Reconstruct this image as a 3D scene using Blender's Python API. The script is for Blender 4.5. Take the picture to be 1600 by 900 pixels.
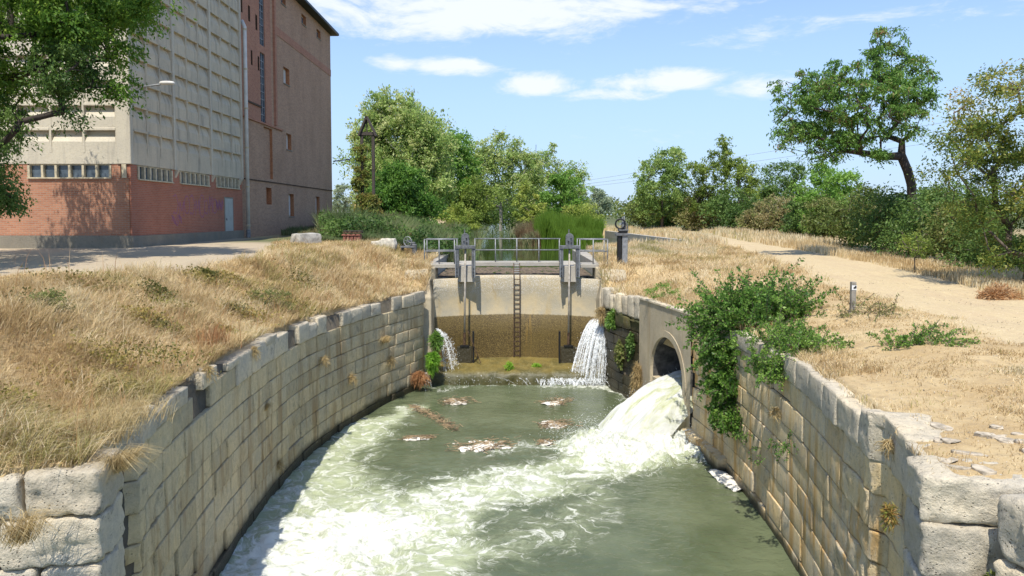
import bpy, bmesh, math, random
import numpy as np
from mathutils import Vector, Matrix, noise as mnoise
random.seed(7)
RNG = np.random.default_rng(11)
R = math.radians
scene = bpy.context.scene
for _o in list(bpy.data.objects): bpy.data.objects.remove(_o)

# ------------------------------------------------------------------ camera
F_PX = 1150.0; PITCH = R(3.0); EYE = 2.0; PPY = 397.3
cam_d = bpy.data.cameras.new('camera'); cam = bpy.data.objects.new('camera', cam_d)
scene.collection.objects.link(cam)
cam_d.sensor_width = 36.0; cam_d.lens = 36.0 * F_PX / 1600.0
cam_d.shift_y = -(450 - PPY) / 1600.0
cam_d.clip_start = 0.1; cam_d.clip_end = 6000
cam.location = (0, 0, EYE); cam.rotation_euler = (math.pi / 2 - PITCH, 0, 0)
scene.camera = cam
scene.render.resolution_x = 1024; scene.render.resolution_y = 576
scene.view_settings.view_transform = 'Standard'; scene.view_settings.look = 'None'
scene.view_settings.gamma = 1.0; scene.view_settings.exposure = 0.6

# ------------------------------------------------------------------ sun and sky
SUN_AZ = R(-167.0)     # compass-like angle from +Y towards +X of the direction TO the sun (behind, left)
SUN_EL = R(61.0)
to_sun = Vector((math.sin(SUN_AZ) * math.cos(SUN_EL), math.cos(SUN_AZ) * math.cos(SUN_EL), math.sin(SUN_EL)))
sun_d = bpy.data.lights.new('sun', 'SUN'); sun_d.energy = 3.9; sun_d.angle = R(0.5); sun_d.color = (1.0, 0.94, 0.84)
sun = bpy.data.objects.new('sun', sun_d); scene.collection.objects.link(sun)
sun.rotation_euler = to_sun.to_track_quat('Z', 'Y').to_euler(); sun.location = (-20, -20, 60)

world = bpy.data.worlds.new('World'); scene.world = world; world.use_nodes = True
wt = world.node_tree; wt.nodes.clear()

class NT:
    """small helper to write node maths tersely"""
    def __init__(s, tree): s.t = tree; s.L = tree.links
    def n(s, kind, **kw):
        nd = s.t.nodes.new(kind)
        for k, v in kw.items(): setattr(nd, k, v)
        return nd
    def put(s, sock, v):
        if isinstance(v, bpy.types.NodeSocket): s.L.new(v, sock)
        elif v is not None: sock.default_value = v
    def m(s, op, a, b=None, c=None, clamp=False):
        nd = s.n('ShaderNodeMath', operation=op); nd.use_clamp = clamp
        s.put(nd.inputs[0], a); s.put(nd.inputs[1], b); s.put(nd.inputs[2], c)
        return nd.outputs[0]
    def vm(s, op, a, b=None):
        nd = s.n('ShaderNodeVectorMath', operation=op); s.put(nd.inputs[0], a); s.put(nd.inputs[1], b)
        return nd.outputs[0]
    def step(s, v, a, b, ta=0.0, tb=1.0):
        nd = s.n('ShaderNodeMapRange'); nd.interpolation_type = 'SMOOTHSTEP'
        s.put(nd.inputs[0], v); s.put(nd.inputs[1], a); s.put(nd.inputs[2], b); s.put(nd.inputs[3], ta); s.put(nd.inputs[4], tb)
        return nd.outputs[0]
    def noise(s, vec, scale, detail=4, rough=0.55, dist=0.0, color=False):
        nd = s.n('ShaderNodeTexNoise'); s.put(nd.inputs['Vector'], vec); nd.inputs['Scale'].default_value = scale
        nd.inputs['Detail'].default_value = detail; nd.inputs['Roughness'].default_value = rough; nd.inputs['Distortion'].default_value = dist
        return nd.outputs['Color' if color else 'Fac']
    def mix(s, f, a, b):
        nd = s.n('ShaderNodeMix', data_type='RGBA'); s.put(nd.inputs[0], f)
        s.put(nd.inputs[6], a if not isinstance(a, tuple) else (*a[:3], 1)); s.put(nd.inputs[7], b if not isinstance(b, tuple) else (*b[:3], 1))
        return nd.outputs[2]
    def mul(s, f, a, b):
        nd = s.n('ShaderNodeMix', data_type='RGBA', blend_type='MULTIPLY'); s.put(nd.inputs[0], f)
        s.put(nd.inputs[6], a); s.put(nd.inputs[7], b if not isinstance(b, tuple) else (*b[:3], 1))
        return nd.outputs[2]
    def scale(s, vec, xyz):
        return s.vm('MULTIPLY', vec, xyz)

w = NT(wt)
sky = w.n('ShaderNodeTexSky'); sky.sky_type = 'NISHITA'; sky.sun_disc = False
sky.sun_elevation = SUN_EL; sky.sun_rotation = SUN_AZ; sky.altitude = 300; sky.air_density = 1.0; sky.dust_density = 0.4; sky.ozone_density = 1.4
tc = w.n('ShaderNodeTexCoord'); sep = w.n('ShaderNodeSeparateXYZ'); w.L.new(tc.outputs['Generated'], sep.inputs[0])
X, Y, Z = sep.outputs
az = w.m('ARCTAN2', X, Y); el = w.m('ARCSINE', Z)
clouds = [(730, 24, 330, 46, 1.25), (960, 20, 230, 36, 1.0), (560, 10, 170, 44, 1.0), (1180, 60, 190, 30, .62), (1380, 25, 300, 26, .60), (880, 90, 90, 10, .45),
          (618, 103, 50, 16, 1.05), (720, 108, 95, 17, 1.15), (845, 136, 75, 22, 1.2), (1035, 129, 115, 20, 1.25), (940, 150, 130, 14, .95), (780, 118, 110, 10, .7),
          (1180, 139, 80, 22, 1.05), (1480, 170, 90, 26, .7), (990, 218, 190, 22, .48), (545, 150, 60, 12, .35), (640, 290, 200, 20, .2)]
def azel(px, py):
    a = math.atan((px - 800) / F_PX); return a, math.atan((337 - py) / F_PX * math.cos(a))
acc = None
for (px, py, rx, ry, s_) in clouds:
    a, e = azel(px, py); ra = rx / F_PX; re = ry / F_PX
    da = w.m('MULTIPLY', w.m('SUBTRACT', az, a), 1 / ra); de = w.m('MULTIPLY', w.m('SUBTRACT', el, e), 1 / re)
    q = w.m('ADD', w.m('MULTIPLY', da, da), w.m('MULTIPLY', de, de))
    g = w.m('MULTIPLY', w.m('EXPONENT', w.m('MULTIPLY', q, -0.9)), s_)
    acc = g if acc is None else w.m('MAXIMUM', acc, g)
# the same kind of broken cloud goes on outside the part in view
cc = w.n('ShaderNodeCombineXYZ'); w.L.new(w.m('MULTIPLY', az, 1.0), cc.inputs[0]); w.L.new(w.m('MULTIPLY', el, 3.2), cc.inputs[1]); cvec = cc.outputs[0]
outside = w.step(w.m('ABSOLUTE', az), 0.62, 0.95)
high = w.step(el, 0.34, 0.5)
gen = w.m('MULTIPLY', w.step(w.noise(cvec, 2.6, 3), 0.5, 0.72), w.m('MAXIMUM', outside, high))
acc = w.m('MAXIMUM', acc, w.m('MULTIPLY', gen, 0.9))
n1 = w.noise(cvec, 8, 8, 0.66, 0.8); n2 = w.noise(cvec, 30, 5, 0.6, 0.3)
d = w.m('ADD', w.m('MULTIPLY', n1, 0.95), w.m('MULTIPLY', n2, 0.35))
dens = w.m('ADD', acc, w.m('MULTIPLY', w.m('SUBTRACT', d, 0.76), 1.9))
dens = w.m('SUBTRACT', dens, 0.16)
mask = w.step(dens, 0.10, 0.78)
mask = w.m('MULTIPLY', mask, 0.93)
# thin veil that whitens the sky a little near the horizon
veil = w.m('MULTIPLY', w.step(el, 0.42, -0.02), 0.82)
skyc = w.mix(veil, w.mul(1.0, sky.outputs[0], (.95, .97, 1.05)), (2.15, 3.1, 4.55))
skyc = w.mix(mask, skyc, (4.6, 4.85, 5.2))
bg = w.n('ShaderNodeBackground'); bg.inputs['Strength'].default_value = 0.14
w.L.new(skyc, bg.inputs['Color'])
wo = w.n('ShaderNodeOutputWorld'); w.L.new(bg.outputs[0], wo.inputs[0])

# ------------------------------------------------------------------ helpers
def ray(px, py):
    a = (px - 800) / F_PX; b = -(py - PPY) / F_PX
    return np.array([a, math.cos(PITCH) + b * math.sin(PITCH), -math.sin(PITCH) + b * math.cos(PITCH)])
def at(px, py, D):                      # the point seen at pixel (px,py) at distance D along +Y
    r = ray(px, py); k = D / r[1]; return Vector((r[0] * k, D, EYE + r[2] * k))
def onz(px, py, z):
    r = ray(px, py); k = (z - EYE) / r[2]; return Vector((r[0] * k, r[1] * k, z))

def hsh(ix, iy, iz, seed):
    h = (ix * 374761393 + iy * 668265263 + iz * 2147483647 + seed * 974634777) & 0xffffffff
    h = ((h ^ (h >> 13)) * 1274126177) & 0xffffffff
    h = ((h ^ (h >> 16)) * 2246822519) & 0xffffffff
    return ((h ^ (h >> 15)) & 0xffffff) / float(0xffffff)
def vnoise(x, y, z=0.0, seed=0):
    x = np.asarray(x, float); y = np.asarray(y, float); z = np.zeros_like(x) + z
    ix, iy, iz = np.floor(x).astype(np.int64), np.floor(y).astype(np.int64), np.floor(z).astype(np.int64)
    fx, fy, fz = x - ix, y - iy, z - iz
    fx = fx * fx * (3 - 2 * fx); fy = fy * fy * (3 - 2 * fy); fz = fz * fz * (3 - 2 * fz)
    r = 0
    for a in (0, 1):
        for b in (0, 1):
            for c in (0, 1):
                wgt = (fx if a else 1 - fx) * (fy if b else 1 - fy) * (fz if c else 1 - fz)
                r = r + wgt * hsh(ix + a, iy + b, iz + c, seed)
    return r
def fbm(x, y, z=0.0, seed=0, octv=4, rough=0.5):
    s = 0; a = 1; t = 0
    for i in range(octv):
        s = s + a * vnoise(np.asarray(x) * 2 ** i + 17.3 * i, np.asarray(y) * 2 ** i - 9.1 * i, z * 2 ** i, seed + i); t += a; a *= rough
    return s / t
def sstep(a, b, x):
    t = np.clip((np.asarray(x, float) - a) / (b - a), 0, 1); return t * t * (3 - 2 * t)

COL = scene.collection
def tag(o, label=None, cat=None, group=None, kind=None):
    if label: o['label'] = label
    if cat: o['category'] = cat
    if group: o['group'] = group
    if kind: o['kind'] = kind
    return o
def empty(name, loc, label=None, cat=None, group=None, rz=0.0):
    o = bpy.data.objects.new(name, None); COL.objects.link(o); o.location = loc; o.rotation_euler = (0, 0, rz)
    o.empty_display_size = 0.2
    return tag(o, label, cat, group)
def worldloc(o):
    p = Vector((0, 0, 0))
    while o is not None: p += o.location; o = o.parent
    return p
def link(name, me, mat, parent=None, origin=None, smooth=False):
    """me in world coordinates, recentred on origin"""
    o = bpy.data.objects.new(name, me); COL.objects.link(o)
    n = len(me.vertices); co = np.empty(n * 3, np.float32); me.vertices.foreach_get('co', co); co = co.reshape(-1, 3)
    if origin is None: c = (co.min(0) + co.max(0)) / 2; c[2] = co[:, 2].min()
    else: c = np.array(origin, float)
    co = co - c; me.vertices.foreach_set('co', co.astype(np.float32).ravel()); me.update()
    if mat is not None and not me.materials: me.materials.append(mat)
    if smooth: me.polygons.foreach_set('use_smooth', np.ones(len(me.polygons), bool))
    c = Vector([float(v) for v in c])
    if parent is not None: o.parent = parent; c = c - worldloc(parent)
    o.location = c
    return o
def npmesh(name, V, Fc, attrs=None):
    """V (n,3); Fc (m,k) all polygons with k corners"""
    V = np.asarray(V, np.float32); Fc = np.asarray(Fc, np.int32)
    me = bpy.data.meshes.new(name); me.vertices.add(len(V)); me.vertices.foreach_set('co', V.ravel())
    k = Fc.shape[1]; me.loops.add(Fc.size); me.loops.foreach_set('vertex_index', Fc.ravel())
    me.polygons.add(len(Fc)); me.polygons.foreach_set('loop_start', np.arange(0, Fc.size, k, dtype=np.int32))
    me.polygons.foreach_set('loop_total', np.full(len(Fc), k, np.int32))
    if attrs:
        for an, av in attrs.items():
            at_ = me.attributes.new(an, 'FLOAT', 'POINT'); at_.data.foreach_set('value', np.asarray(av, np.float32).ravel())
    me.update(calc_edges=True); me.validate(); return me

class MB:
    """collects simple shapes in one mesh"""
    def __init__(s): s.v = []; s.f = []
    def add(s, V, Fc):
        b = len(s.v); s.v += [tuple(p) for p in V]; s.f += [tuple(i + b for i in f) for f in Fc]; return s
    def box(s, x0, x1, y0, y1, z0, z1):
        V = [(x, y, z) for z in (z0, z1) for (x, y) in ((x0, y0), (x1, y0), (x1, y1), (x0, y1))]
        return s.add(V, [(3, 2, 1, 0), (4, 5, 6, 7), (0, 1, 5, 4), (1, 2, 6, 5), (2, 3, 7, 6), (3, 0, 4, 7)])
    def tube(s, pts, r, n=8, cap=True):
        pts = [Vector(p) for p in pts]; rr = r if isinstance(r, (list, tuple)) else [r] * len(pts)
        V = []; Fc = []; prev = None
        for i, p in enumerate(pts):
            t = (pts[min(i + 1, len(pts) - 1)] - pts[max(i - 1, 0)]).normalized()
            if prev is None: a = t.orthogonal().normalized()
            else:
                a = prev - t * prev.dot(t); a = a.normalized() if a.length > 1e-6 else t.orthogonal().normalized()
            prev = a; b = t.cross(a)
            for k in range(n):
                th = 2 * math.pi * k / n; V.append(p + (a * math.cos(th) + b * math.sin(th)) * rr[i])
        for i in range(len(pts) - 1):
            for k in range(n): Fc.append((i * n + k, i * n + (k + 1) % n, (i + 1) * n + (k + 1) % n, (i + 1) * n + k))
        if cap: Fc.append(tuple(range(n - 1, -1, -1))); Fc.append(tuple((len(pts) - 1) * n + k for k in range(n)))
        return s.add(V, Fc)
    def bar(s, p, q, w_, h_):
        """rectangular bar from p to q"""
        p = Vector(p); q = Vector(q); t = (q - p).normalized(); up = Vector((0, 0, 1))
        if abs(t.z) > .95: up = Vector((0, 1, 0))
        a = t.cross(up).normalized(); b = a.cross(t)
        V = [e + a * (sx * w_ / 2) + b * (sz * h_ / 2) for e in (p, q) for (sx, sz) in ((-1, -1), (1, -1), (1, 1), (-1, 1))]
        return s.add(V, [(0, 1, 2, 3), (7, 6, 5, 4), (0, 4, 5, 1), (1, 5, 6, 2), (2, 6, 7, 3), (3, 7, 4, 0)])
    def prism(s, pts, off):
        n = len(pts); off = Vector(off); V = [Vector(p) for p in pts] + [Vector(p) + off for p in pts]
        return s.add(V, [tuple(range(n - 1, -1, -1)), tuple(range(n, 2 * n))] + [(i, (i + 1) % n, n + (i + 1) % n, n + i) for i in range(n)])
    def ring(s, c, axis, r, rt, n=24, m=6):
        axis = Vector(axis).normalized(); a = axis.orthogonal().normalized(); b = axis.cross(a); c = Vector(c); V = []; Fc = []
        for i in range(n):
            th = 2 * math.pi * i / n; rad = a * math.cos(th) + b * math.sin(th)
            for k in range(m):
                ph = 2 * math.pi * k / m; V.append(c + rad * (r + rt * math.cos(ph)) + axis * rt * math.sin(ph))
        for i in range(n):
            for k in range(m): Fc.append((i * m + k, ((i + 1) % n) * m + k, ((i + 1) % n) * m + (k + 1) % m, i * m + (k + 1) % m))
        return s.add(V, Fc)
    def build(s, name, mat, parent=None, bevel=0.0, smooth=False, origin=None):
        me = bpy.data.meshes.new(name); me.from_pydata([tuple(p) for p in s.v], [], s.f); me.update()
        bm = bmesh.new(); bm.from_mesh(me)
        bmesh.ops.recalc_face_normals(bm, faces=bm.faces)
        if bevel > 0: bmesh.ops.bevel(bm, geom=list(bm.edges), offset=bevel, segments=1, affect='EDGES')
        bm.to_mesh(me); bm.free()
        return link(name, me, mat, parent, origin, smooth)

# ------------------------------------------------------------------ materials
def newmat(name):
    m = bpy.data.materials.new(name); m.use_nodes = True; m.node_tree.nodes.clear()
    t = NT(m.node_tree); p = t.n('ShaderNodeBsdfPrincipled'); o = t.n('ShaderNodeOutputMaterial'); t.L.new(p.outputs[0], o.inputs[0])
    g = t.n('ShaderNodeNewGeometry')
    return m, t, p, o, g.outputs['Position']
def bump(t, p, h, strength=0.5, dist=0.02):
    b = t.n('ShaderNodeBump'); b.inputs['Strength'].default_value = strength; b.inputs['Distance'].default_value = dist
    t.put(b.inputs['Height'], h); t.L.new(b.outputs[0], p.inputs['Normal'])
def ramp(t, f, stops):
    nd = t.n('ShaderNodeValToRGB'); cr = nd.color_ramp
    while len(cr.elements) > 1: cr.elements.remove(cr.elements[-1])
    cr.elements[0].position = stops[0][0]; cr.elements[0].color = (*stops[0][1], 1)
    for ps, c in stops[1:]:
        e = cr.elements.new(ps); e.color = (*c, 1)
    t.put(nd.inputs[0], f); return nd.outputs[0]
def zof(t, pos):
    s_ = t.n('ShaderNodeSeparateXYZ'); t.L.new(pos, s_.inputs[0]); return s_.outputs

def stone_mat(name, base=(.46, .41, .31), grey=(.40, .39, .35), stain=(.36, .24, .11), stain_amt=.5, wetz=-4.3, lichen=.5):
    m, t, p, o, pos = newmat(name)
    x, y, z = zof(t, pos)
    oi = t.n('ShaderNodeObjectInfo'); rnd = oi.outputs['Random']
    n = t.noise(pos, 1.3, 6, .6); n2 = t.noise(pos, 9, 8, .72); n3 = t.noise(pos, 45, 4, .7)
    c = t.mix(t.step(n, .35, .65), base, grey)
    c = t.mix(t.m('MULTIPLY', t.step(n3, .52, .66), .35), c, (base[0] * .45, base[1] * .42, base[2] * .4))
    c = t.mix(t.m('MULTIPLY', t.step(n2, .35, .72), .55), c, (base[0] * 1.35, base[1] * 1.36, base[2] * 1.38))
    c = t.mul(1.0, c, ramp(t, rnd, [(0, (.80, .79, .77)), (.5, (1, 1, 1)), (1, (1.12, 1.08, 1.0))]))
    # orange-brown runs of water
    sv = t.scale(pos, (1.6, 1.6, .28)); sn = t.noise(sv, 1.6, 5, .6, .4)
    sa = t.m('MULTIPLY', t.step(sn, .46, .66), stain_amt)
    sa = t.m('MULTIPLY', sa, t.step(z, -1.0, -2.2, .15, 1.0))
    c = t.mix(sa, c, stain)
    # dark lichen and soot patches
    ln = t.noise(pos, 3.1, 8, .7, .5)
    c = t.mix(t.m('MULTIPLY', t.step(ln, .55, .68), lichen), c, (.115, .105, .085))
    # pits
    vo = t.n('ShaderNodeTexVoronoi'); t.put(vo.inputs['Vector'], pos); vo.inputs['Scale'].default_value = 26
    pit = t.step(vo.outputs['Distance'], .05, .28)
    pitm = t.m('MULTIPLY', t.m('SUBTRACT', 1.0, pit), t.step(t.noise(pos, 5, 3), .45, .6))
    c = t.mix(t.m('MULTIPLY', pitm, .6), c, (.13, .11, .075))
    # wet algae band just above the water
    wn = t.m('ADD', z, t.m('MULTIPLY', t.m('SUBTRACT', t.noise(pos, 2.5, 5), .5), .35))
    wet = t.step(wn, wetz + .14, wetz - .12)
    c = t.mix(wet, c, (.045, .038, .018))
    t.put(p.inputs['Base Color'], c)
    t.put(p.inputs['Roughness'], t.m('SUBTRACT', .92, t.m('MULTIPLY', wet, .5)))
    h = t.m('ADD', t.m('MULTIPLY', n2, .9), t.m('ADD', t.m('MULTIPLY', n3, .3), t.m('MULTIPLY', pitm, -.55)))
    bump(t, p, h, 1.0, .05)
    return m
M = {}
M['stone_l'] = stone_mat('limestone_left', base=(.58, .475, .285), grey=(.48, .42, .29), stain_amt=.8, lichen=.45)
M['stone_r'] = stone_mat('limestone_right', base=(.68, .53, .29), grey=(.60, .53, .40), stain=(.58, .34, .10), stain_amt=.9, wetz=-4.42, lichen=.45)
M['stone_near'] = stone_mat('limestone_coping', base=(.57, .50, .37), grey=(.47, .43, .35), stain_amt=.3, lichen=.6)
M['stone_wet'] = stone_mat('wet_mossy_stone', base=(.09, .08, .03), grey=(.045, .06, .015), stain=(.16, .12, .03), stain_amt=.6, wetz=-2.0, lichen=.7)
M['joint'] = stone_mat('joint_fill', base=(.13, .11, .08), grey=(.09, .08, .055), stain_amt=.2, lichen=.8)

def concrete_mat(name, base, dark, stain=(.30, .20, .08), stain_amt=.4, agg=.5, rough=.9):
    m, t, p, o, pos = newmat(name)
    x, y, z = zof(t, pos)
    n = t.noise(pos, .9, 6, .6); n2 = t.noise(pos, 14, 6, .7); n3 = t.noise(pos, 70, 3, .6)
    c = t.mix(t.step(n, .3, .7), base, dark)
    sv = t.scale(pos, (2.2, 2.2, .22)); sn = t.noise(sv, 1.4, 5, .6, .3)
    c = t.mix(t.m('MULTIPLY', t.step(sn, .5, .72), stain_amt), c, stain)
    c = t.mix(t.m('MULTIPLY', t.step(n3, .56, .72), agg), c, (.72, .70, .64))
    c = t.mix(t.m('MULTIPLY', t.step(n2, .52, .70), .35), c, (dark[0] * .5, dark[1] * .5, dark[2] * .45))
    t.put(p.inputs['Base Color'], c); p.inputs['Roughness'].default_value = rough
    bump(t, p, t.m('ADD', n2, t.m('MULTIPLY', n3, .5)), .8, .02)
    return m
M['concrete'] = concrete_mat('weathered_concrete', (.50, .42, .28), (.36, .31, .22), agg=.35, stain_amt=.6)
M['concrete_deck'] = concrete_mat('deck_concrete', (.42, .39, .33), (.33, .31, .27), agg=.3, stain_amt=.1)
M['plinth'] = concrete_mat('plinth_concrete', (.27, .24, .18), (.20, .18, .14), agg=.1, stain_amt=.2)
M['panel'] = concrete_mat('cream_panel_concrete', (.60, .54, .41), (.52, .47, .37), stain=(.30, .27, .22), stain_amt=.45, agg=.0, rough=.85)
M['panel2'] = concrete_mat('cream_panel_concrete_weathered', (.60, .515, .37), (.49, .43, .32), stain=(.27, .24, .19), stain_amt=.75, agg=.0, rough=.85)

def dam_mat():
    m, t, p, o, pos = newmat('dam_concrete'); x, y, z = zof(t, pos)
    n = t.noise(pos, 1.1, 6, .6); n3 = t.noise(pos, 26, 4, .7); n4 = t.noise(pos, 9, 5, .65)
    up = t.mix(t.step(n, .35, .65), (.44, .36, .22), (.33, .295, .215))
    sv = t.scale(pos, (1.5, 1.5, .35)); up = t.mix(t.m('MULTIPLY', t.step(t.noise(sv, 1.5, 4), .5, .7), .55), up, (.36, .25, .09))
    edge = t.m('ADD', z, t.m('MULTIPLY', t.m('SUBTRACT', n4, .5), .35))
    topb = t.m('MULTIPLY', t.step(edge, -1.55, -.9), t.step(n3, .50, .60))
    up = t.mix(t.m('MULTIPLY', topb, .75), up, (.60, .57, .51))
    lo = t.mix(t.step(n3, .45, .62), (.065, .042, .010), (.205, .145, .045))
    lo = t.mix(t.m('MULTIPLY', t.step(n, .4, .7), .6), lo, (.13, .09, .02))
    run = t.step(t.noise(t.scale(pos, (2.4, 2.4, .1)), 1.7, 3), .62, .7)
    lo = t.mix(t.m('MULTIPLY', run, .6), lo, (.30, .18, .03))
    f = t.step(t.m('ADD', z, t.m('MULTIPLY', t.m('SUBTRACT', n4, .5), .10)), -2.10, -2.15)
    c = t.mix(f, up, lo); t.put(p.inputs['Base Color'], c)
    t.put(p.inputs['Roughness'], t.m('SUBTRACT', .9, t.m('MULTIPLY', f, .35)))
    bump(t, p, t.m('ADD', n3, n4), .5, .02); return m
M['dam'] = dam_mat()

def brick_mat(name, axis, c1, c2, mortar, dark=.35):
    m, t, p, o, pos = newmat(name); x, y, z = zof(t, pos)
    cb = t.n('ShaderNodeCombineXYZ'); t.L.new(x if axis == 'x' else y, cb.inputs[0]); t.L.new(z, cb.inputs[1])
    b = t.n('ShaderNodeTexBrick'); t.L.new(cb.outputs[0], b.inputs['Vector'])
    b.inputs['Scale'].default_value = 1.0; b.inputs['Brick Width'].default_value = .25; b.inputs['Row Height'].default_value = .075
    b.inputs['Mortar Size'].default_value = .010; b.inputs['Mortar Smooth'].default_value = .3; b.inputs['Bias'].default_value = -.1
    b.inputs['Color1'].default_value = (*c1, 1); b.inputs['Color2'].default_value = (*c2, 1); b.inputs['Mortar'].default_value = (*mortar, 1)
    n = t.noise(t.scale(pos, (1, 1, .35)), .8, 6, .65); n2 = t.noise(pos, 5, 6, .7)
    c = t.mul(t.m('MULTIPLY', t.step(n, .4, .7), dark), b.outputs['Color'], (.6, .55, .5))
    c = t.mix(t.m('MULTIPLY', t.step(n2, .5, .75), .3), c, (c2[0] * 1.3, c2[1] * 1.3, c2[2] * 1.3))
    t.put(p.inputs['Base Color'], c); p.inputs['Roughness'].default_value = .9
    bump(t, p, b.outputs['Fac'], .5, -.01); return m
M['brick_front'] = brick_mat('red_brick_front', 'x', (.46, .21, .115), (.37, .15, .08), (.38, .28, .21))
M['brick_side'] = brick_mat('red_brick_side', 'y', (.42, .15, .085), (.35, .115, .065), (.35, .22, .155))
M['brick_tower'] = brick_mat('brown_brick_tower', 'y', (.48, .275, .16), (.34, .185, .11), (.44, .34, .25))
M['brick_tower_red'] = brick_mat('dark_red_brick_tower', 'y', (.46, .20, .115), (.36, .14, .08), (.42, .28, .20))
M['brick_tower_end'] = brick_mat('brown_brick_tower_end', 'x', (.36, .185, .125), (.27, .13, .09), (.36, .27, .22))

def plain(name, col, rough=.7, metal=0.0, var=.25, scale=8, bumps=.2, dark=None):
    m, t, p, o, pos = newmat(name); n = t.noise(pos, scale, 5, .6)
    dk = dark or tuple(v * (1 - var * 1.6) for v in col)
    t.put(p.inputs['Base Color'], t.mix(t.step(n, .35, .7), col, dk)); p.inputs['Roughness'].default_value = rough; p.inputs['Metallic'].default_value = metal
    if bumps: bump(t, p, t.noise(pos, scale * 4, 4, .6), bumps, .01)
    return m
M['metal'] = plain('grey_painted_metal', (.17, .175, .18), .5, .3, .3, 10, .2)
M['metal_lt'] = plain('light_grey_rail_paint', (.27, .28, .285), .5, .2, .25, 10, .1)
M['metal_dk'] = plain('black_greasy_iron', (.025, .025, .025), .5, .5)
M['rod'] = plain('galvanised_rod', (.42, .38, .32), .6, .2, .3, 6, .2)
M['rust'] = plain('rusty_iron', (.12, .07, .04), .85, .1, .5, 12, .4)
M['glass'] = plain('dusty_window_glass', (.10, .13, .16), .18, 0, .3, 2, 0)
M['frame'] = plain('cream_window_frame', (.58, .50, .34), .8, 0, .2)
M['white_paint'] = plain('pale_paint', (.62, .60, .55), .6, 0, .12, 3, .1)
M['door'] = plain('pale_grey_door_paint', (.42, .43, .39), .6, 0, .1, 2, 0)
M['wood_dk'] = plain('dark_weathered_timber', (.075, .06, .048), .9, 0, .3)
M['roof'] = plain('dark_eave_board', (.035, .033, .03), .8)
M['orange_brick'] = plain('orange_reveal_brick', (.46, .20, .09), .9, 0, .25, 12)
M['brick_stack'] = plain('stacked_red_brick', (.34, .14, .10), .9, 0, .4, 20)
M['whiterock'] = plain('pale_pitted_rock', (.66, .61, .50), .95, 0, .3, 7, .9)
M['flag'] = plain('bedded_flagstone', (.54, .46, .34), .95, 0, .35, 9, .7)
M['pebble'] = plain('sandy_pebble', (.56, .46, .32), .95, 0, .3, 7, 0)
M['greyrock'] = plain('grey_rock', (.45, .43, .38), .95, 0, .35, 4, .8)
M['purple'] = plain('faded_purple_spray', (.34, .12, .26), .8, 0, .2, 20, 0)
M['white'] = plain('white_paint', (.8, .8, .78), .6, 0, .1, 3, 0)
M['black'] = plain('black_paint', (.02, .02, .02), .6, 0, .1, 3, 0)
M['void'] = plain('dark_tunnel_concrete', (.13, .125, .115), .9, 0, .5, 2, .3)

def ground_mat():
    m, t, p, o, pos = newmat('bank_ground'); x, y, z = zof(t, pos)
    a = t.n('ShaderNodeAttribute'); a.attribute_name = 'path'; pa = a.outputs['Fac']
    g = t.n('ShaderNodeAttribute'); g.attribute_name = 'green'; gr = g.outputs['Fac']
    n = t.noise(pos, .8, 8, .65); n2 = t.noise(pos, 7, 8, .7); n3 = t.noise(pos, 45, 4, .7)
    dry = t.mix(t.step(n, .35, .65), (.40, .28, .13), (.50, .38, .20))
    dry = t.mix(t.m('MULTIPLY', t.step(n2, .45, .7), .6), dry, (.26, .19, .11))
    dry = t.mix(t.m('MULTIPLY', t.step(n3, .5, .65), .35), dry, (.62, .50, .32))
    sand = t.mix(t.step(n2, .3, .7), (.53, .42, .235), (.44, .34, .195))
    sand = t.mix(t.m('MULTIPLY', t.step(n3, .5, .7), .5), sand, (.64, .52, .35))
    sand = t.mix(t.m('MULTIPLY', t.step(n, .5, .7), .4), sand, (.46, .34, .20))
    f = t.step(t.m('ADD', pa, t.m('MULTIPLY', t.m('SUBTRACT', n2, .5), .7)), .35, .65)
    rut = t.noise(t.scale(pos, (2.6, .22, 1)), 1.0, 4, .6, .3); sand = t.mix(t.m('MULTIPLY', t.step(rut, .50, .64), .45), sand, (.44, .33, .20))
    peb = t.n('ShaderNodeTexVoronoi'); t.put(peb.inputs['Vector'], pos); peb.inputs['Scale'].default_value = 14; sand = t.mix(t.m('MULTIPLY', t.step(peb.outputs['Distance'], .22, .10), .55), sand, (.74, .66, .52))
    grey = t.n('ShaderNodeAttribute'); grey.attribute_name = 'grey'
    sand = t.mix(grey.outputs['Fac'], sand, (.34, .29, .23))
    c = t.mix(f, dry, sand); c = t.mix(gr, c, (.10, .115, .04))
    t.put(p.inputs['Base Color'], c); p.inputs['Roughness'].default_value = .95
    bump(t, p, t.m('ADD', n2, t.m('MULTIPLY', n3, .6)), .6, .03); return m
M['ground'] = ground_mat()

def leaf_mat(name, stops, trans=.35, rough=.5, spec=.3):
    m, t, p, o, pos = newmat(name)
    a = t.n('ShaderNodeAttribute'); a.attribute_name = 'tint'
    if name.endswith('leaf'): stops = [(p_, tuple(min(v * 1.85, .6) for v in c_)) for p_, c_ in stops]; trans = trans + .08
    c = ramp(t, a.outputs['Fac'], stops)
    t.put(p.inputs['Base Color'], c); p.inputs['Roughness'].default_value = rough; p.inputs['Specular IOR Level'].default_value = spec
    tr = t.n('ShaderNodeBsdfTranslucent'); t.L.new(c, tr.inputs[0]); mx = t.n('ShaderNodeMixShader'); mx.inputs[0].default_value = trans
    t.L.new(p.outputs[0], mx.inputs[1]); t.L.new(tr.outputs[0], mx.inputs[2]); t.L.new(mx.outputs[0], o.inputs[0]); return m
def st(*cols):
    n = len(cols); return [(i / (n - 1), c) for i, c in enumerate(cols)]
M['lf_near'] = leaf_mat('bright_green_leaf', st((.028, .062, .010), (.055, .115, .016), (.11, .185, .026), (.19, .25, .04)), .45)
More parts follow.
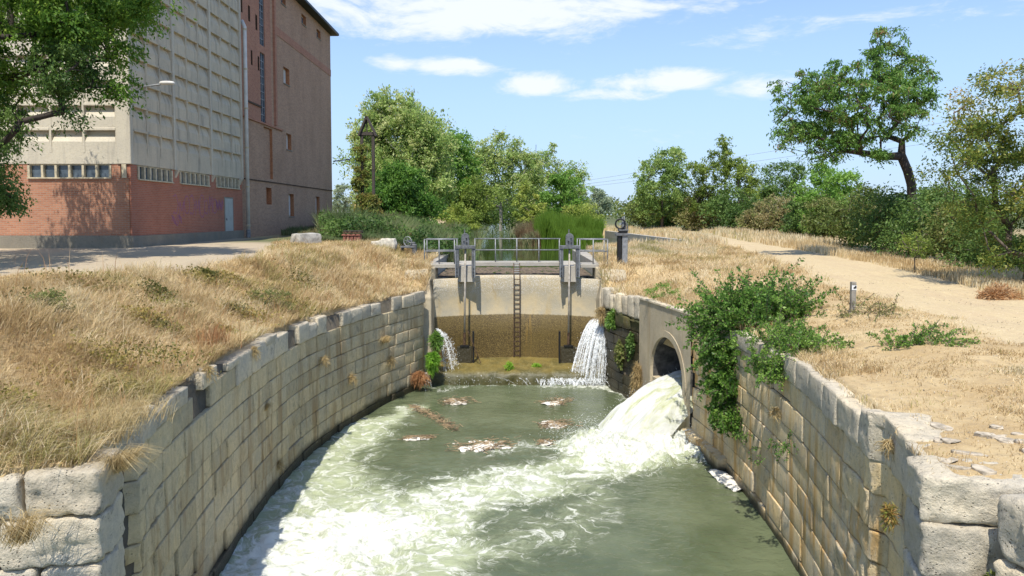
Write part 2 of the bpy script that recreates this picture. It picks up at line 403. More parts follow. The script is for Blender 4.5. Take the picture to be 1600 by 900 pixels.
M['lf_robinia'] = leaf_mat('mid_green_leaf', st((.03, .075, .014), (.06, .13, .022), (.10, .19, .03), (.15, .25, .05)), .38)
M['lf_pods'] = leaf_mat('green_podded_leaf', st((.03, .075, .014), (.055, .12, .022), (.085, .16, .03), (.12, .20, .045), (.20, .11, .06)), .38)
M['lf_orange'] = leaf_mat('turning_leaf', st((.055, .095, .02), (.12, .155, .03), (.20, .20, .045), (.28, .20, .06), (.31, .17, .07)), .42)
M['lf_poplar'] = leaf_mat('pale_green_leaf', st((.07, .12, .03), (.14, .21, .055), (.23, .30, .09), (.33, .39, .15)), .42)
M['lf_yellow'] = leaf_mat('yellow_green_leaf', st((.07, .10, .02), (.13, .18, .035), (.20, .25, .05), (.29, .31, .08)), .42)
M['lf_dark'] = leaf_mat('dark_green_leaf', st((.026, .055, .014), (.055, .10, .022), (.09, .145, .035), (.14, .19, .055)), .3)
M['lf_silver'] = leaf_mat('silvery_leaf', st((.11, .15, .09), (.18, .22, .14), (.27, .31, .22)), .3)
M['lf_bush'] = leaf_mat('olive_bush_leaf', st((.035, .055, .012), (.07, .10, .022), (.12, .14, .04), (.20, .17, .08)), .3)
M['lf_vine'] = leaf_mat('elm_shoot_leaf', st((.02, .055, .012), (.045, .10, .018), (.085, .16, .028), (.16, .24, .05)), .33, .45)
M['lf_rusty'] = leaf_mat('rusty_vine_leaf', st((.06, .09, .015), (.12, .14, .03), (.24, .14, .05)), .3)
M['lf_reed'] = leaf_mat('reed_blade', st((.07, .12, .04), (.13, .19, .075), (.20, .26, .11), (.27, .24, .13), (.20, .13, .07)), .3)
M['lf_rush'] = leaf_mat('bright_rush_blade', st((.05, .115, .012), (.085, .17, .018), (.14, .24, .03)), .4)
M['straw'] = leaf_mat('dry_grass_blade', st((.40, .28, .14), (.58, .44, .23), (.70, .56, .33), (.80, .70, .49), (.32, .27, .10), (.40, .37, .14)), .35, .7, .2)
M['straw_red'] = leaf_mat('reddish_dry_stalk', st((.34, .16, .07), (.46, .25, .11), (.60, .44, .26)), .3, .7, .2)
M['tuft'] = leaf_mat('golden_tuft_blade', st((.36, .26, .12), (.52, .40, .20), (.64, .54, .32)), .35, .7, .2)
M['lf_moss'] = leaf_mat('water_plant_leaf', st((.08, .17, .02), (.16, .30, .03), (.27, .38, .06)), .4)
M['bark'] = plain('brown_bark', (.13, .10, .075), .95, 0, .35, 5, .8)
M['bark_dk'] = plain('dark_bark', (.055, .042, .033), .95, 0, .35, 5, .8)
M['bark_pale'] = plain('pale_bark', (.36, .33, .27), .9, 0, .3, 3, .5)

def water_mat():
    m, t, p, o, pos = newmat('lock_water')
    fa = t.n('ShaderNodeAttribute'); fa.attribute_name = 'foam'; aa = t.n('ShaderNodeAttribute'); aa.attribute_name = 'milk'
    foam, milk = fa.outputs['Fac'], aa.outputs['Fac']
    wv = t.n('ShaderNodeVectorMath', operation='MULTIPLY_ADD')
    wn = t.noise(pos, .9, 3, .5, 0, True); t.L.new(t.vm('SUBTRACT', wn, (.5, .5, .5)), wv.inputs[0]); wv.inputs[1].default_value = (1.6, 1.6, 0); t.L.new(pos, wv.inputs[2])
    q = wv.outputs[0]
    n1 = t.noise(q, 2.6, 9, .68, 1.0); n2 = t.noise(q, 11, 6, .7, .8); n3 = t.noise(pos, 5.0, 6, .65, 1.5)
    ridge = t.m('SUBTRACT', 1.0, t.m('MULTIPLY', t.m('ABSOLUTE', t.m('SUBTRACT', n1, .5)), 9.0))
    ridge2 = t.m('SUBTRACT', 1.0, t.m('MULTIPLY', t.m('ABSOLUTE', t.m('SUBTRACT', n3, .5)), 8.0))
    def lace(vec, sc, wd_):
        v_ = t.n('ShaderNodeTexVoronoi'); v_.feature = 'DISTANCE_TO_EDGE'; t.put(v_.inputs['Vector'], vec); v_.inputs['Scale'].default_value = sc
        return t.step(v_.outputs['Distance'], wd_, 0.0)
    w2 = t.n('ShaderNodeVectorMath', operation='MULTIPLY_ADD'); wn2 = t.noise(q, 3.2, 4, .6, .5, True); t.L.new(t.vm('SUBTRACT', wn2, (.5, .5, .5)), w2.inputs[0]); w2.inputs[1].default_value = (.75, .75, 0); t.L.new(q, w2.inputs[2])
    rr = t.m('ADD', t.m('MULTIPLY', lace(w2.outputs[0], 1.7, .16), .75), t.m('MULTIPLY', lace(w2.outputs[0], 5.0, .22), .55))
    deep = t.mix(t.step(t.noise(pos, .7, 3), .35, .65), (.082, .102, .052), (.120, .142, .078))
    mk = t.step(t.m('ADD', milk, t.m('MULTIPLY', t.m('SUBTRACT', n1, .5), 1.2)), .06, .95)
    c = t.mix(t.m('MULTIPLY', mk, .9), deep, (.40, .44, .27))
    fr = t.m('ADD', t.m('MULTIPLY', foam, .80), t.m('ADD', t.m('MULTIPLY', rr, .62), t.m('ADD', t.m('MULTIPLY', t.m('SUBTRACT', n1, .5), 1.5), t.m('MULTIPLY', t.m('SUBTRACT', n2, .5), 1.1))))
    ff = t.m('MULTIPLY', t.step(fr, .50, 1.45), .95)
    ff = t.m('MULTIPLY', ff, t.step(foam, .015, .22))
    c = t.mix(ff, c, (.74, .75, .67))
    t.put(p.inputs['Base Color'], c)
    t.put(p.inputs['Roughness'], t.m('ADD', .07, t.m('MULTIPLY', t.m('MAXIMUM', ff, t.m('MULTIPLY', mk, .5)), .55)))
    p.inputs['IOR'].default_value = 1.33
    h = t.m('ADD', t.m('MULTIPLY', t.noise(t.scale(pos, (1, 1.5, 1)), 3.2, 4, .55, .8), 1.0), t.m('MULTIPLY', n2, t.m('ADD', .15, t.m('MULTIPLY', foam, .9))))
    h = t.m('ADD', h, t.m('MULTIPLY', ff, .35))
    bump(t, p, h, .55, .07); return m
M['water'] = water_mat()
def jet_mat():
    m, t, p, o, pos = newmat('aerated_water')
    su = t.n('ShaderNodeAttribute'); su.attribute_name = 'su'; sv = t.n('ShaderNodeAttribute'); sv.attribute_name = 'sv'; cj = t.n('ShaderNodeCombineXYZ'); t.L.new(su.outputs['Fac'], cj.inputs[0]); t.L.new(t.m('MULTIPLY', sv.outputs['Fac'], .38), cj.inputs[1])
    n = t.noise(cj.outputs[0], 7.0, 8, .7, .8); n2 = t.noise(pos, 22, 6, .75, .5)
    c = t.mix(t.step(t.m('ADD', n, t.m('MULTIPLY', sv.outputs['Fac'], .12)), .40, .62), (.62, .66, .36), (.90, .91, .86)); c = t.mix(t.m('MULTIPLY', t.step(n2, .5, .65), .6), c, (.78, .79, .74))
    t.put(p.inputs['Base Color'], c); p.inputs['Roughness'].default_value = .45
    tr = t.n('ShaderNodeBsdfTranslucent'); t.L.new(c, tr.inputs[0]); mx = t.n('ShaderNodeMixShader'); mx.inputs[0].default_value = .25
    t.L.new(p.outputs[0], mx.inputs[1]); t.L.new(tr.outputs[0], mx.inputs[2]); t.L.new(mx.outputs[0], o.inputs[0])
    bump(t, p, t.m('ADD', n, n2), .8, .06); return m
M['jet'] = jet_mat()
def fall_mat():
    m, t, p, o, pos = newmat('falling_water')
    p.inputs['Base Color'].default_value = (.84, .87, .88, 1); p.inputs['Roughness'].default_value = .3
    tb = t.n('ShaderNodeBsdfTransparent'); mx = t.n('ShaderNodeMixShader')
    n = t.noise(t.scale(pos, (3, 3, .7)), 9, 5, .7, .4); t.L.new(t.step(n, .40, .62, .10, .85), mx.inputs[0])
    t.L.new(tb.outputs[0], mx.inputs[1]); t.L.new(p.outputs[0], mx.inputs[2]); t.L.new(mx.outputs[0], o.inputs[0]); return m
M['fall'] = fall_mat()
M['drop'] = plain('water_drop_white', (.85, .88, .88), .3, 0, .05, 3, 0)
M['foamm'] = plain('dirty_foam', (.78, .74, .64), .8, 0, .22, 9, .8)
def upwater_mat():
    m, t, p, o, pos = newmat('still_canal_water')
    n = t.noise(t.scale(pos, (1, .35, 1)), .5, 5, .6)
    t.put(p.inputs['Base Color'], t.mix(t.step(n, .4, .65), (.030, .045, .014), (.05, .075, .02))); p.inputs['Roughness'].default_value = .06; p.inputs['IOR'].default_value = 1.33
    bump(t, p, t.noise(t.scale(pos, (1, .5, 1)), 2.5, 3), .12, .03); return m
M['upwater'] = upwater_mat()
def apron_mat():
    m, t, p, o, pos = newmat('mossy_wet_apron'); n = t.noise(pos, 1.6, 6, .65, .6); n2 = t.noise(pos, 12, 6, .7); x, y, z = zof(t, pos)
    c = t.mix(t.step(n, .38, .62), (.20, .15, .04), (.11, .09, .025)); c = t.mix(t.m('MULTIPLY', t.step(n2, .5, .66), .6), c, (.34, .30, .14))
    c = t.mix(t.m('MULTIPLY', t.step(z, -4.0, -4.25), .7), c, (.04, .045, .015))
    t.put(p.inputs['Base Color'], c); p.inputs['Roughness'].default_value = .35; bump(t, p, t.m('ADD', n, n2), .8, .04); return m
M['apron'] = apron_mat()
M['debris'] = plain('matted_straw_debris', (.19, .14, .09), .95, 0, .5, 9, .9)
M['twig'] = plain('pale_floating_straw', (.42, .30, .17), .95, 0, .5, 5, .5)

# ------------------------------------------------------------------ plan of the place
WATER_Z = -4.6; UP_Z = -0.62
Lc = [(7.4, 4.3), (9, 4.78), (11, 5.12), (13.5, 5.42), (15.4, 5.56), (17.6, 5.66), (20.1, 5.6), (22.8, 5.15), (25.5, 4.43), (27, 3.85), (28.6, 3.35), (30, 3.2)]
Rc = [(7.2, 4.1), (9.4, 4.72), (11.8, 5.08), (13.5, 5.34), (16.75, 5.53), (19.1, 5.5), (21.4, 5.25), (25.4, 4.48), (26.8, 4.05), (28.8, 3.55), (30, 3.45)]
def smooth_tab(tab):
    yy = np.array([a for a, b in tab]); xx = np.array([b for a, b in tab]); Yd = np.linspace(yy[0], yy[-1], 240)
    Xd = np.interp(Yd, yy, xx); k = np.ones(21) / 21
    Xs = np.convolve(np.pad(Xd, 10, mode='reflect', reflect_type='odd'), k, 'valid'); return Yd, Xs
LY, LX = smooth_tab(Lc); RY, RX = smooth_tab(Rc)
TOPY = [7, 9, 13, 20, 28]; TOPZ = [-.55, -.60, -.70, -.92, -.88]
def ztop(Yv): return np.interp(Yv, TOPY, TOPZ)
def wl(Yv):
    Yv = np.asarray(Yv, float)
    a = np.interp(Yv, LY, LX); a = np.where(Yv < 7.4, 4.3 + (7.4 - Yv) * 3.3, a)
    up = np.interp(Yv, [30, 33, 45, 60, 80, 100, 160], [3.3, 3.5, 3.4, 3.9, 4.6, 5.0, 6.5]); return np.where(Yv > 30, up, a)
def wr(Yv):
    Yv = np.asarray(Yv, float)
    a = np.interp(Yv, RY, RX); a = np.where(Yv < 7.2, 4.1 + (7.2 - Yv) * 3.0, a)
    up = np.interp(Yv, [30, 33, 44, 49.5, 50.5, 92, 100, 110, 160], [3.5, 3.7, 4.4, 8.5, 13.4, 11.6, 6, 1.6, -1.5]); return np.where(Yv > 30, up, a)
def zl(x, Yv):
    dd = -x - wl(Yv); edge = np.interp(Yv, [7, 13, 27, 29.0, 29.9, 33, 60], [-.55, -.66, -.90, -.98, -.14, .05, .1])
    far = np.interp(Yv, [5, 30, 60, 120, 400], [.62, .70, .8, .5, .8])
    z = edge + (far - edge) * sstep(-.2, 4.3, dd) + (fbm(x * .6, Yv * .6, seed=3) - .5) * .35 * sstep(.3, 2, dd) * sstep(7.5, 3.5, dd)
    return z + (fbm(x * .25, Yv * .25, seed=9) - .5) * .1
def zr(x, Yv):
    dd = x - wr(Yv); edge = np.interp(Yv, [7, 13, 27, 29.0, 29.9, 33, 60], [-.57, -.70, -.90, -.98, -.14, .0, .05])
    far = np.interp(Yv, [5, 20, 30, 60, 120, 400], [-.38, -.25, -.02, .08, .2, .8])
    z = edge + (far - edge) * sstep(-.2, 3.0, dd) + (fbm(x * .8, Yv * .8, seed=5) - .5) * .12 * sstep(.3, 1.5, dd)
    return z
def gz(x, Yv):
    return float(zl(x, Yv)) if x < 0 else float(zr(x, Yv))
# path masks
def path_r(x, Yv):
    lo = np.interp(Yv, [2, 8, 13.3, 17, 24.7, 39.6, 60, 90], [7.2, 7.6, 8.9, 9.7, 10.4, 12.8, 15.6, 20]); hi = np.interp(Yv, [2, 13.3, 17, 24.7, 39.6, 60, 90], [15.5, 14.2, 13.6, 14.6, 16.6, 18.4, 23])
    wob = (fbm(x * .5, Yv * .5, seed=21) - .5) * 1.2
    return sstep(-.7, .7, x - lo + wob) * sstep(-.6, .6, hi - x + wob)
def path_l(x, Yv):
    edge = np.interp(Yv, [5, 15.1, 20, 24, 28, 33, 40], [-12.5, -10.5, -9.2, -8.4, -9.4, -10.5, -12]) + (fbm(x * .4, Yv * .4, seed=22) - .5) * 1.6
    return sstep(-.5, .5, edge - x) * sstep(44, 38, Yv)
def green_l(x, Yv): return sstep(33, 37, Yv) * sstep(-16, -12, x)
def green_m(x, Yv): return np.where(x < 0, green_l(x, Yv), sstep(95, 110, Yv) * .7 + sstep(15, 20, x - Yv * .02) * .35 * sstep(14, 22, Yv))

# terrain: rows along Y, columns by distance from the edge of the cut
rows = np.concatenate([np.arange(-9, 6, 1.5), np.arange(6, 8, .05), np.arange(8, 34, .22), np.arange(34, 110, 1.2), np.geomspace(110, 2500, 34)])
offs = np.concatenate([[0.0, .12, .25], np.arange(.45, 14, .28), np.geomspace(14.3, 2200, 36)])
YY, OO = np.meshgrid(rows, offs, indexing='ij')
def terrain(side):
    if side < 0:
        Xg = -wl(YY) - .22 - OO; Zg = zl(Xg, YY)
    else:
        Xg = wr(YY) + .22 + OO; Zg = zr(Xg, YY)
    Zg = Zg + (fbm(Xg * 2.2, YY * 2.2, seed=2) - .5) * .07 * sstep(0, .5, OO)
    far = sstep(160, 2000, YY) * 4
    Zg = Zg + far * (fbm(Xg * .006, YY * .006, seed=8))
    nr, nc = Xg.shape
    # skirt
    Xs = np.concatenate([Xg[:, :1], Xg], 1); Ys = np.concatenate([YY[:, :1], YY], 1); Zs = np.concatenate([np.full((nr, 1), -2.2), Zg], 1)
    V = np.stack([Xs, Ys, Zs], -1).reshape(-1, 3); nc += 1
    i = np.arange(nr - 1)[:, None] * nc + np.arange(nc - 1)[None, :]
    q = np.stack([i, i + 1, i + nc + 1, i + nc], -1).reshape(-1, 4)
    if side > 0: q = q[:, ::-1]
    pa = (path_l if side < 0 else path_r)(V[:, 0], V[:, 1]); gr = green_m(V[:, 0], V[:, 1])
    gy = np.full(len(V), .55 if side < 0 else 0.0) * 1.0
    return V, q, pa, gr, gy
Vl, ql, pl_, gl, yl = terrain(-1); Vr, qr, pr_, grr, yr = terrain(1)
ql = ql[:, ::-1]
me = npmesh('ground', np.concatenate([Vl, Vr]), np.concatenate([ql, qr + len(Vl)]), {'path': np.concatenate([pl_, pr_]), 'green': np.concatenate([gl, grr]), 'grey': np.concatenate([yl, yr])})
g = link('ground', me, M['ground'], origin=(0, 0, 0), smooth=True); tag(g, kind='structure')

# ------------------------------------------------------------------ water in the lock
def seg_field(x, y, pts, width):
    """soft field round a polyline of world points"""
    best = np.full(x.shape, 1e9)
    for i in range(len(pts) - 1):
        (x0, y0), (x1, y1) = pts[i][:2], pts[i + 1][:2]; w0, w1 = width[i], width[i + 1]
        dx, dy = x1 - x0, y1 - y0; tt = np.clip(((x - x0) * dx + (y - y0) * dy) / (dx * dx + dy * dy), 0, 1)
        dd = np.hypot(x - x0 - tt * dx, y - y0 - tt * dy) / (w0 + (w1 - w0) * tt); best = np.minimum(best, dd)
    return np.exp(-best * best)
def pts_px(l): return [tuple(onz(a, b, WATER_Z)[:2]) for a, b in l]
gx = np.arange(-9.0, 9.01, .06); gy_ = np.arange(2, 30.2, .06); GX, GY = np.meshgrid(gx, gy_, indexing='xy')
wx = GX + (fbm(GX * .7, GY * .7, seed=31) - .5) * 1.7; wy = GY + (fbm(GX * .7, GY * .7, seed=37) - .5) * 1.7
A_ = seg_field(wx, wy, pts_px([(1050, 690), (980, 700), (890, 735), (790, 765), (690, 790), (600, 815), (520, 850), (450, 900)]), [1.2, 1.25, .95, 1.0, 1.15, 1.3, 1.5, 1.5])
B_ = seg_field(wx, wy, pts_px([(640, 640), (570, 670), (520, 710), (470, 765), (430, 830), (380, 900), (300, 1100)]), [.5, .9, 1.2, 1.3, 1.3, 1.3, 1.3])
C_ = seg_field(wx, wy, pts_px([(560, 790), (620, 860), (700, 870), (600, 950), (560, 1150)]), [1.2, 1.3, .8, 1.2, 1.5])
D_ = seg_field(wx, wy, pts_px([(880, 604), (940, 603), (975, 620)]), [.5, .6, .45]) + .4 * seg_field(wx, wy, pts_px([(690, 606), (720, 603), (790, 601), (880, 602)]), [.4, .35, .22, .3])
E_ = seg_field(wx, wy, pts_px([(760, 700), (850, 690), (930, 700)]), [.5, .4, .6])
H_ = seg_field(wx, wy, pts_px([(880, 760), (960, 775), (900, 830), (800, 860)]), [.6, .5, .7, .7])
core = seg_field(GX, GY, pts_px([(1070, 700), (1010, 708), (950, 702), (935, 685)]), [.8, 1.0, .95, .7])
foam = np.clip(.80 * A_ + .46 * B_ + .42 * C_ + .75 * D_ + .45 * E_ + .22 * H_ + .7 * core, 0, 1.25)
big = fbm(wx * .8, wy * .8, seed=41)
foam = np.clip(foam * (.55 + .9 * big) + .05 * big, 0, 1.3)
milk = np.clip(.95 * A_ + .95 * B_ + .9 * C_ + .35 * E_ + .3 * D_ + .35 * H_ + core, 0, 1)
ampl = .022 + .13 * np.clip(foam, 0, 1) * 1.25 + .50 * core
wz = WATER_Z + ampl * ((fbm(GX * 1.6, GY * 1.6, seed=51) - .5) * 1.3 + (fbm(GX * 5, GY * 5, seed=53, octv=3) - .5) * .9) + core * .16
nr, nc = GX.shape; i = np.arange(nr - 1)[:, None] * nc + np.arange(nc - 1)[None, :]
q = np.stack([i, i + 1, i + nc + 1, i + nc], -1).reshape(-1, 4)
me = npmesh('lock_water', np.stack([GX, GY, wz], -1).reshape(-1, 3), q, {'foam': foam.ravel(), 'milk': milk.ravel()})
tag(link('water', me, M['water'], origin=(0, 0, WATER_Z), smooth=True), kind='structure')
# water goes on behind the camera
me = npmesh('lock_water_back', [(-9, -30, WATER_Z), (9, -30, WATER_Z), (9, 2, WATER_Z), (-9, 2, WATER_Z)], [(0, 1, 2, 3)], {'foam': [.2] * 4, 'milk': [.4] * 4})
tag(link('water', me, M['water'], origin=(0, -15, WATER_Z)), kind='structure')
# canal above the dam
me = npmesh('upper_canal', [(-12, 30.9, UP_Z), (20, 30.9, UP_Z), (20, 260, UP_Z), (-12, 260, UP_Z)], [(0, 1, 2, 3)])
tag(link('canal_water', me, M['upwater'], origin=(0, 60, UP_Z)), kind='structure')

# ------------------------------------------------------------------ masonry of the lock
class Path:
    def __init__(s, pts, side):
        s.p = np.array(pts, float); dd = np.hypot(*(s.p[1:] - s.p[:-1]).T); s.s = np.concatenate([[0], np.cumsum(dd)]); s.L = s.s[-1]; s.side = side
    def at(s, u):
        return np.stack([np.interp(u, s.s, s.p[:, 0]), np.interp(u, s.s, s.p[:, 1])], -1)
    def frame(s, u):
        u = np.asarray(u, float); a = s.at(np.clip(u - .15, 0, s.L)); b = s.at(np.clip(u + .15, 0, s.L)); t = b - a; t /= np.linalg.norm(t, axis=-1, keepdims=True) + 1e-9
        n = np.stack([-t[..., 1], t[..., 0]], -1) * s.side; return s.at(u), t, n      # n points into the bank

def grid_box(nu, nv, nw, e):
    """unit box surface (without the back) as points in [-1,1]^3 and quads; e = chamfer line position"""
    def ax(n):
        return np.concatenate([[-1, -1 + e], np.linspace(-1 + e, 1 - e, n + 1)[1:-1], [1 - e, 1]]) if n > 1 else np.array([-1, -1 + e, 1 - e, 1])
    A, B, C = ax(nu), ax(nv), ax(nw); V = []; Fc = []; idx = {}
    def vid(a, b, c):
        k = (a, b, c)
        if k not in idx: idx[k] = len(V); V.append((A[a], B[b], C[c]))
        return idx[k]
    na, nb, nc = len(A) - 1, len(B) - 1, len(C) - 1
    for a in range(na):
        for c in range(nc): Fc.append((vid(a, 0, c), vid(a + 1, 0, c), vid(a + 1, 0, c + 1), vid(a, 0, c + 1)))      # front (v=-1)
        for b in range(nb):
            Fc.append((vid(a, b, nc), vid(a + 1, b, nc), vid(a + 1, b + 1, nc), vid(a, b + 1, nc)))
            Fc.append((vid(a, b + 1, 0), vid(a + 1, b + 1, 0), vid(a + 1, b, 0), vid(a, b, 0)))
    for b in range(nb):
        for c in range(nc):
            Fc.append((vid(0, b + 1, c), vid(0, b, c), vid(0, b, c + 1), vid(0, b + 1, c + 1)))
            Fc.append((vid(na, b, c), vid(na, b + 1, c), vid(na, b + 1, c + 1), vid(na, b, c + 1)))
    return np.array(V, float), np.array(Fc)
GB = {}
def stone_geo(n):
    if n not in GB: GB[n] = grid_box(n[0], n[1], n[2], n[3])
    return GB[n]
def block(name, mat, parent, frame_fn, u0, u1, v0, v1, z0, z1, n=(2, 1, 1, .14), rough=.012, seed=0, rnd=1.0, uneven=.0):
    """rounded, chipped stone filling u0..u1 (along), v0..v1 (into bank), z0..z1; frame_fn maps (u,v)->x,y"""
    P0, Fc = stone_geo(n); P0 = P0.copy()
    hu, hv, hz = (u1 - u0) / 2, (v1 - v0) / 2, (z1 - z0) / 2
    q = P0 * [hu, hv, hz]
    r = .035 * rnd; ext = np.array([hu, hv, hz]); inner = np.clip(q, -(ext - r), ext - r); dlt = q - inner; ln = np.linalg.norm(dlt, axis=1, keepdims=True)
    q = inner + np.where(ln > 1e-6, dlt / np.maximum(ln, 1e-6) * np.minimum(ln, r), 0)
    q += [(u0 + u1) / 2, (v0 + v1) / 2, (z0 + z1) / 2]
    if uneven: q[:, 2] += (P0[:, 2] > 0) * uneven * (fbm(q[:, 0] * 1.5, q[:, 1] * 2, seed=seed) - .5)
    oc = 5 if n[0] > 10 else 3; nx = fbm(q[:, 0] * 5 + seed, q[:, 2] * 5, q[:, 1] * 5, seed=seed % 97, octv=oc, rough=.62) - .5; ny = fbm(q[:, 0] * 5 - seed, q[:, 2] * 5, q[:, 1] * 5, seed=seed % 89 + 7, octv=oc, rough=.62) - .5
    q[:, 0] += nx * rough * 2.2; q[:, 1] += ny * rough * 3; q[:, 2] += nx * rough * 2.2
    xy = frame_fn(q[:, 0], q[:, 1]); V = np.concatenate([xy, q[:, 2:3]], 1)
    me = npmesh(name, V, Fc)
    return link(name, me, mat, parent, smooth=n[0] > 3)

def masonry(name, label, path, zt, zb, ch, lens, mat, mat_top, seed=0, voff=lambda u: 0 * u, depth=.5, near=lambda u: False, missing=.18, u_start=0.0, group=None, core=True, nearmat=None):
    gap = .008; rs = random.Random(seed); c0 = path.at(np.array([0.0]))[0]
    root = empty(name, (float(c0[0]), float(c0[1]), WATER_Z), label, 'stone wall', group)
    def fr(u, v):
        p, t, n = path.frame(u); return p + n * (v + voff(u))[:, None]
    nco = int(round((-0.75 - zb) / ch)) + 1; z = zb; cnt = 0
    courses = []
    while z < max(zt(0), zt(path.L)) - .1: courses.append((z, z + ch * rs.uniform(.92, 1.08))); z = courses[-1][1]
    for k, (a, b) in enumerate(courses):
        u = u_start - rs.uniform(0, .4) * (k % 2)
        while u < path.L - .05:
            Ls = rs.uniform(*lens); u1 = min(u + Ls, path.L)
            if path.L - u1 < .3: u1 = path.L
            um = (u + u1) / 2; top = zt(um); b2 = min(b, top)
            is_top = top - b < ch * .55
            if top - a < ch * .3: u = u1; continue
            if is_top: b2 = top + rs.uniform(-.09, .05)
            if is_top and rs.random() < missing: u = u1; continue
            nr_ = near(um); n = (8, 2, 6, .12) if nr_ and k >= 1 else ((3, 1, 2, .16) if is_top else (2, 1, 1, .12))
            pr = rs.uniform(-.012, .02) - (.05 if is_top else 0) + (rs.uniform(.03, .08) if rs.random() < .07 else 0)
            block('stone', (nearmat or mat_top) if is_top else mat, root, fr, max(u, u_start) + gap, u1 - gap, pr, depth + (.12 if is_top else 0), a + gap, b2 - gap, n, rough=.026 if (is_top or nr_) else .006, seed=rs.randrange(9999), rnd=.8 if is_top else .35)
            cnt += 1; u = u1
    if core:
        us = np.linspace(u_start, path.L, 60); top = np.array([zt(v) for v in us]) - .10
        p0 = fr(us, np.full(60, .07)); p1 = fr(us, np.full(60, .9)); V = []
        for i_ in range(60): V += [(p0[i_, 0], p0[i_, 1], -5.2), (p0[i_, 0], p0[i_, 1], top[i_]), (p1[i_, 0], p1[i_, 1], top[i_] + .02)]
        Fc = []
        for i_ in range(59): b_ = i_ * 3; Fc += [(b_, b_ + 3, b_ + 4, b_ + 1), (b_ + 1, b_ + 4, b_ + 5, b_ + 2)]
        link('joint_fill', npmesh('joint_fill', V, Fc), M['joint'], root)
    return root, cnt

def zt_of(path): return lambda u: float(ztop(path.at(np.array([u]))[0][1]))
# left oval wall, from near gate recess to the dam
sel = LY <= 28.55
left = Path(np.stack([-LX[sel], LY[sel]], 1), +1)
vo_l = lambda u: np.where(u < 1.95, .20, 0.0)
_, n_l = masonry('lock_wall', 'long curved limestone wall along the left side of the lock basin', left, zt_of(left), -4.78, .43, (.62, 1.15), M['stone_l'], M['stone_near'], seed=3, voff=vo_l, near=lambda u: u < 3.2, missing=.30, u_start=.62)
sel = RY <= 21.3
right = Path(np.stack([RX[sel], RY[sel]], 1), -1)
_, n_r = masonry('lock_wall', 'curved limestone wall on the right between the culvert and the near corner', right, zt_of(right), -4.78, .45, (.75, 1.45), M['stone_r'], M['stone_near'], seed=8, voff=lambda u: np.where(u < 2.35, .16, 0.0), near=lambda u: u < 3.6, missing=.05, u_start=.62)
sel = RY >= 25.35; sel &= RY <= 29.0
farw = Path(np.stack([RX[sel], RY[sel]], 1), -1)
masonry('mossy_wall', 'dark wet mossy stone wall between the right waterfall and the culvert', farw, lambda u: -1.62, -4.85, .34, (.45, .8), M['stone_wet'], M['stone_wet'], seed=15, missing=0)
# upright kerb stones on top of the mossy wall
kr = empty('kerb_stones', (4.1, 26.6, -1.6), 'row of upright weathered kerb stones above the mossy wall', 'kerb')
def fr_far(u, v):
    p, t, n = farw.frame(u); return p + n * v[:, None]
u = .05; rk = random.Random(5)
while u < farw.L - .2:
    L_ = rk.uniform(.34, .62); block('stone', M['stone_near'], kr, fr_far, u, min(u + L_ - .05, farw.L), -.04 + rk.uniform(-.04, .04), .5, -1.60 - rk.uniform(-.0, .05), -.86 + rk.uniform(-.16, .06), (3, 2, 3, .2), .04, rk.randrange(999), 2.2); u += L_
# near wing walls that turn away from the basin
def wing(name, label, pts, side, spec, mat):
    pth = Path(pts, side); root = empty(name, (pts[0][0], pts[0][1], WATER_Z), label, 'stone wall')
    def fr(u, v):
        p, t, n = pth.frame(u); return p + n * v[:, None]
    for (u0, u1, z0, z1, v0, v1, sd) in spec:
        block('stone', mat, root, fr, u0, u1, v0, v1, z0, z1, (22, 9, 12, .10), .05, sd, 1.5, uneven=.10 if z1 > -.8 else 0)
    return root
def cspec(seed, L_, tops, first):
    rs = random.Random(seed); out = []; z = tops[0]; k = 0
    for h in tops[1:]:
        u = 0.0; f = True
        while u < L_:
            l_ = first[k % len(first)] if f else rs.uniform(.7, 1.3); f = False
            out.append((u + .008, min(u + l_, L_) - .008, z - h + .008, z - .008 - (rs.uniform(0, .08) if k == 0 and u > 0 else 0), (0 if k == 0 else -.02) + rs.uniform(-.03, .02), .72, rs.randrange(9999))); u += l_
        z -= h; k += 1
    return out
lw = wing('wing_wall', 'big rough corner blocks at the bottom left of the basin', [(-4.14, 7.28), (-9.8, 6.25), (-12.5, 5.7)], -1, cspec(4, 7.2, [-.55, .47, .50, .47, .5, .5, .5, .5, .6], [.72, .95, .6, .9]), M['stone_near'])
rw = wing('wing_wall', 'big pale corner blocks at the bottom right of the basin', [(4.02, 7.12), (5.3, 6.72), (9.5, 5.4)], +1, cspec(9, 5.6, [-.53, .47, .56, .47, .5, .5, .5, .5, .6], [1.02, 1.15, .8, 1.1]), M['stone_near'])
# the nearer rounded pier stones at the right edge
pr_ = empty('gate_pier', (5.0, 6.45, WATER_Z), 'rounded upright pier stones nearest the camera at the right edge', 'pier')
pthp = Path([(4.62, 6.66), (4.66, 6.2), (5.6, 5.9)], -1)
def frp(u, v): return np.stack([4.50 + v + .12 * u, 6.72 - u], 1)
zq = -.56
for k, h in enumerate([.62, .60, .62, .6, .6, .6, .6]):
    block('stone', M['stone_near'], pr_, frp, 0, .5, 0, .8, zq - h + .01, zq, (12, 8, 12, .12), .05, 300 + k, 1.9); zq -= h

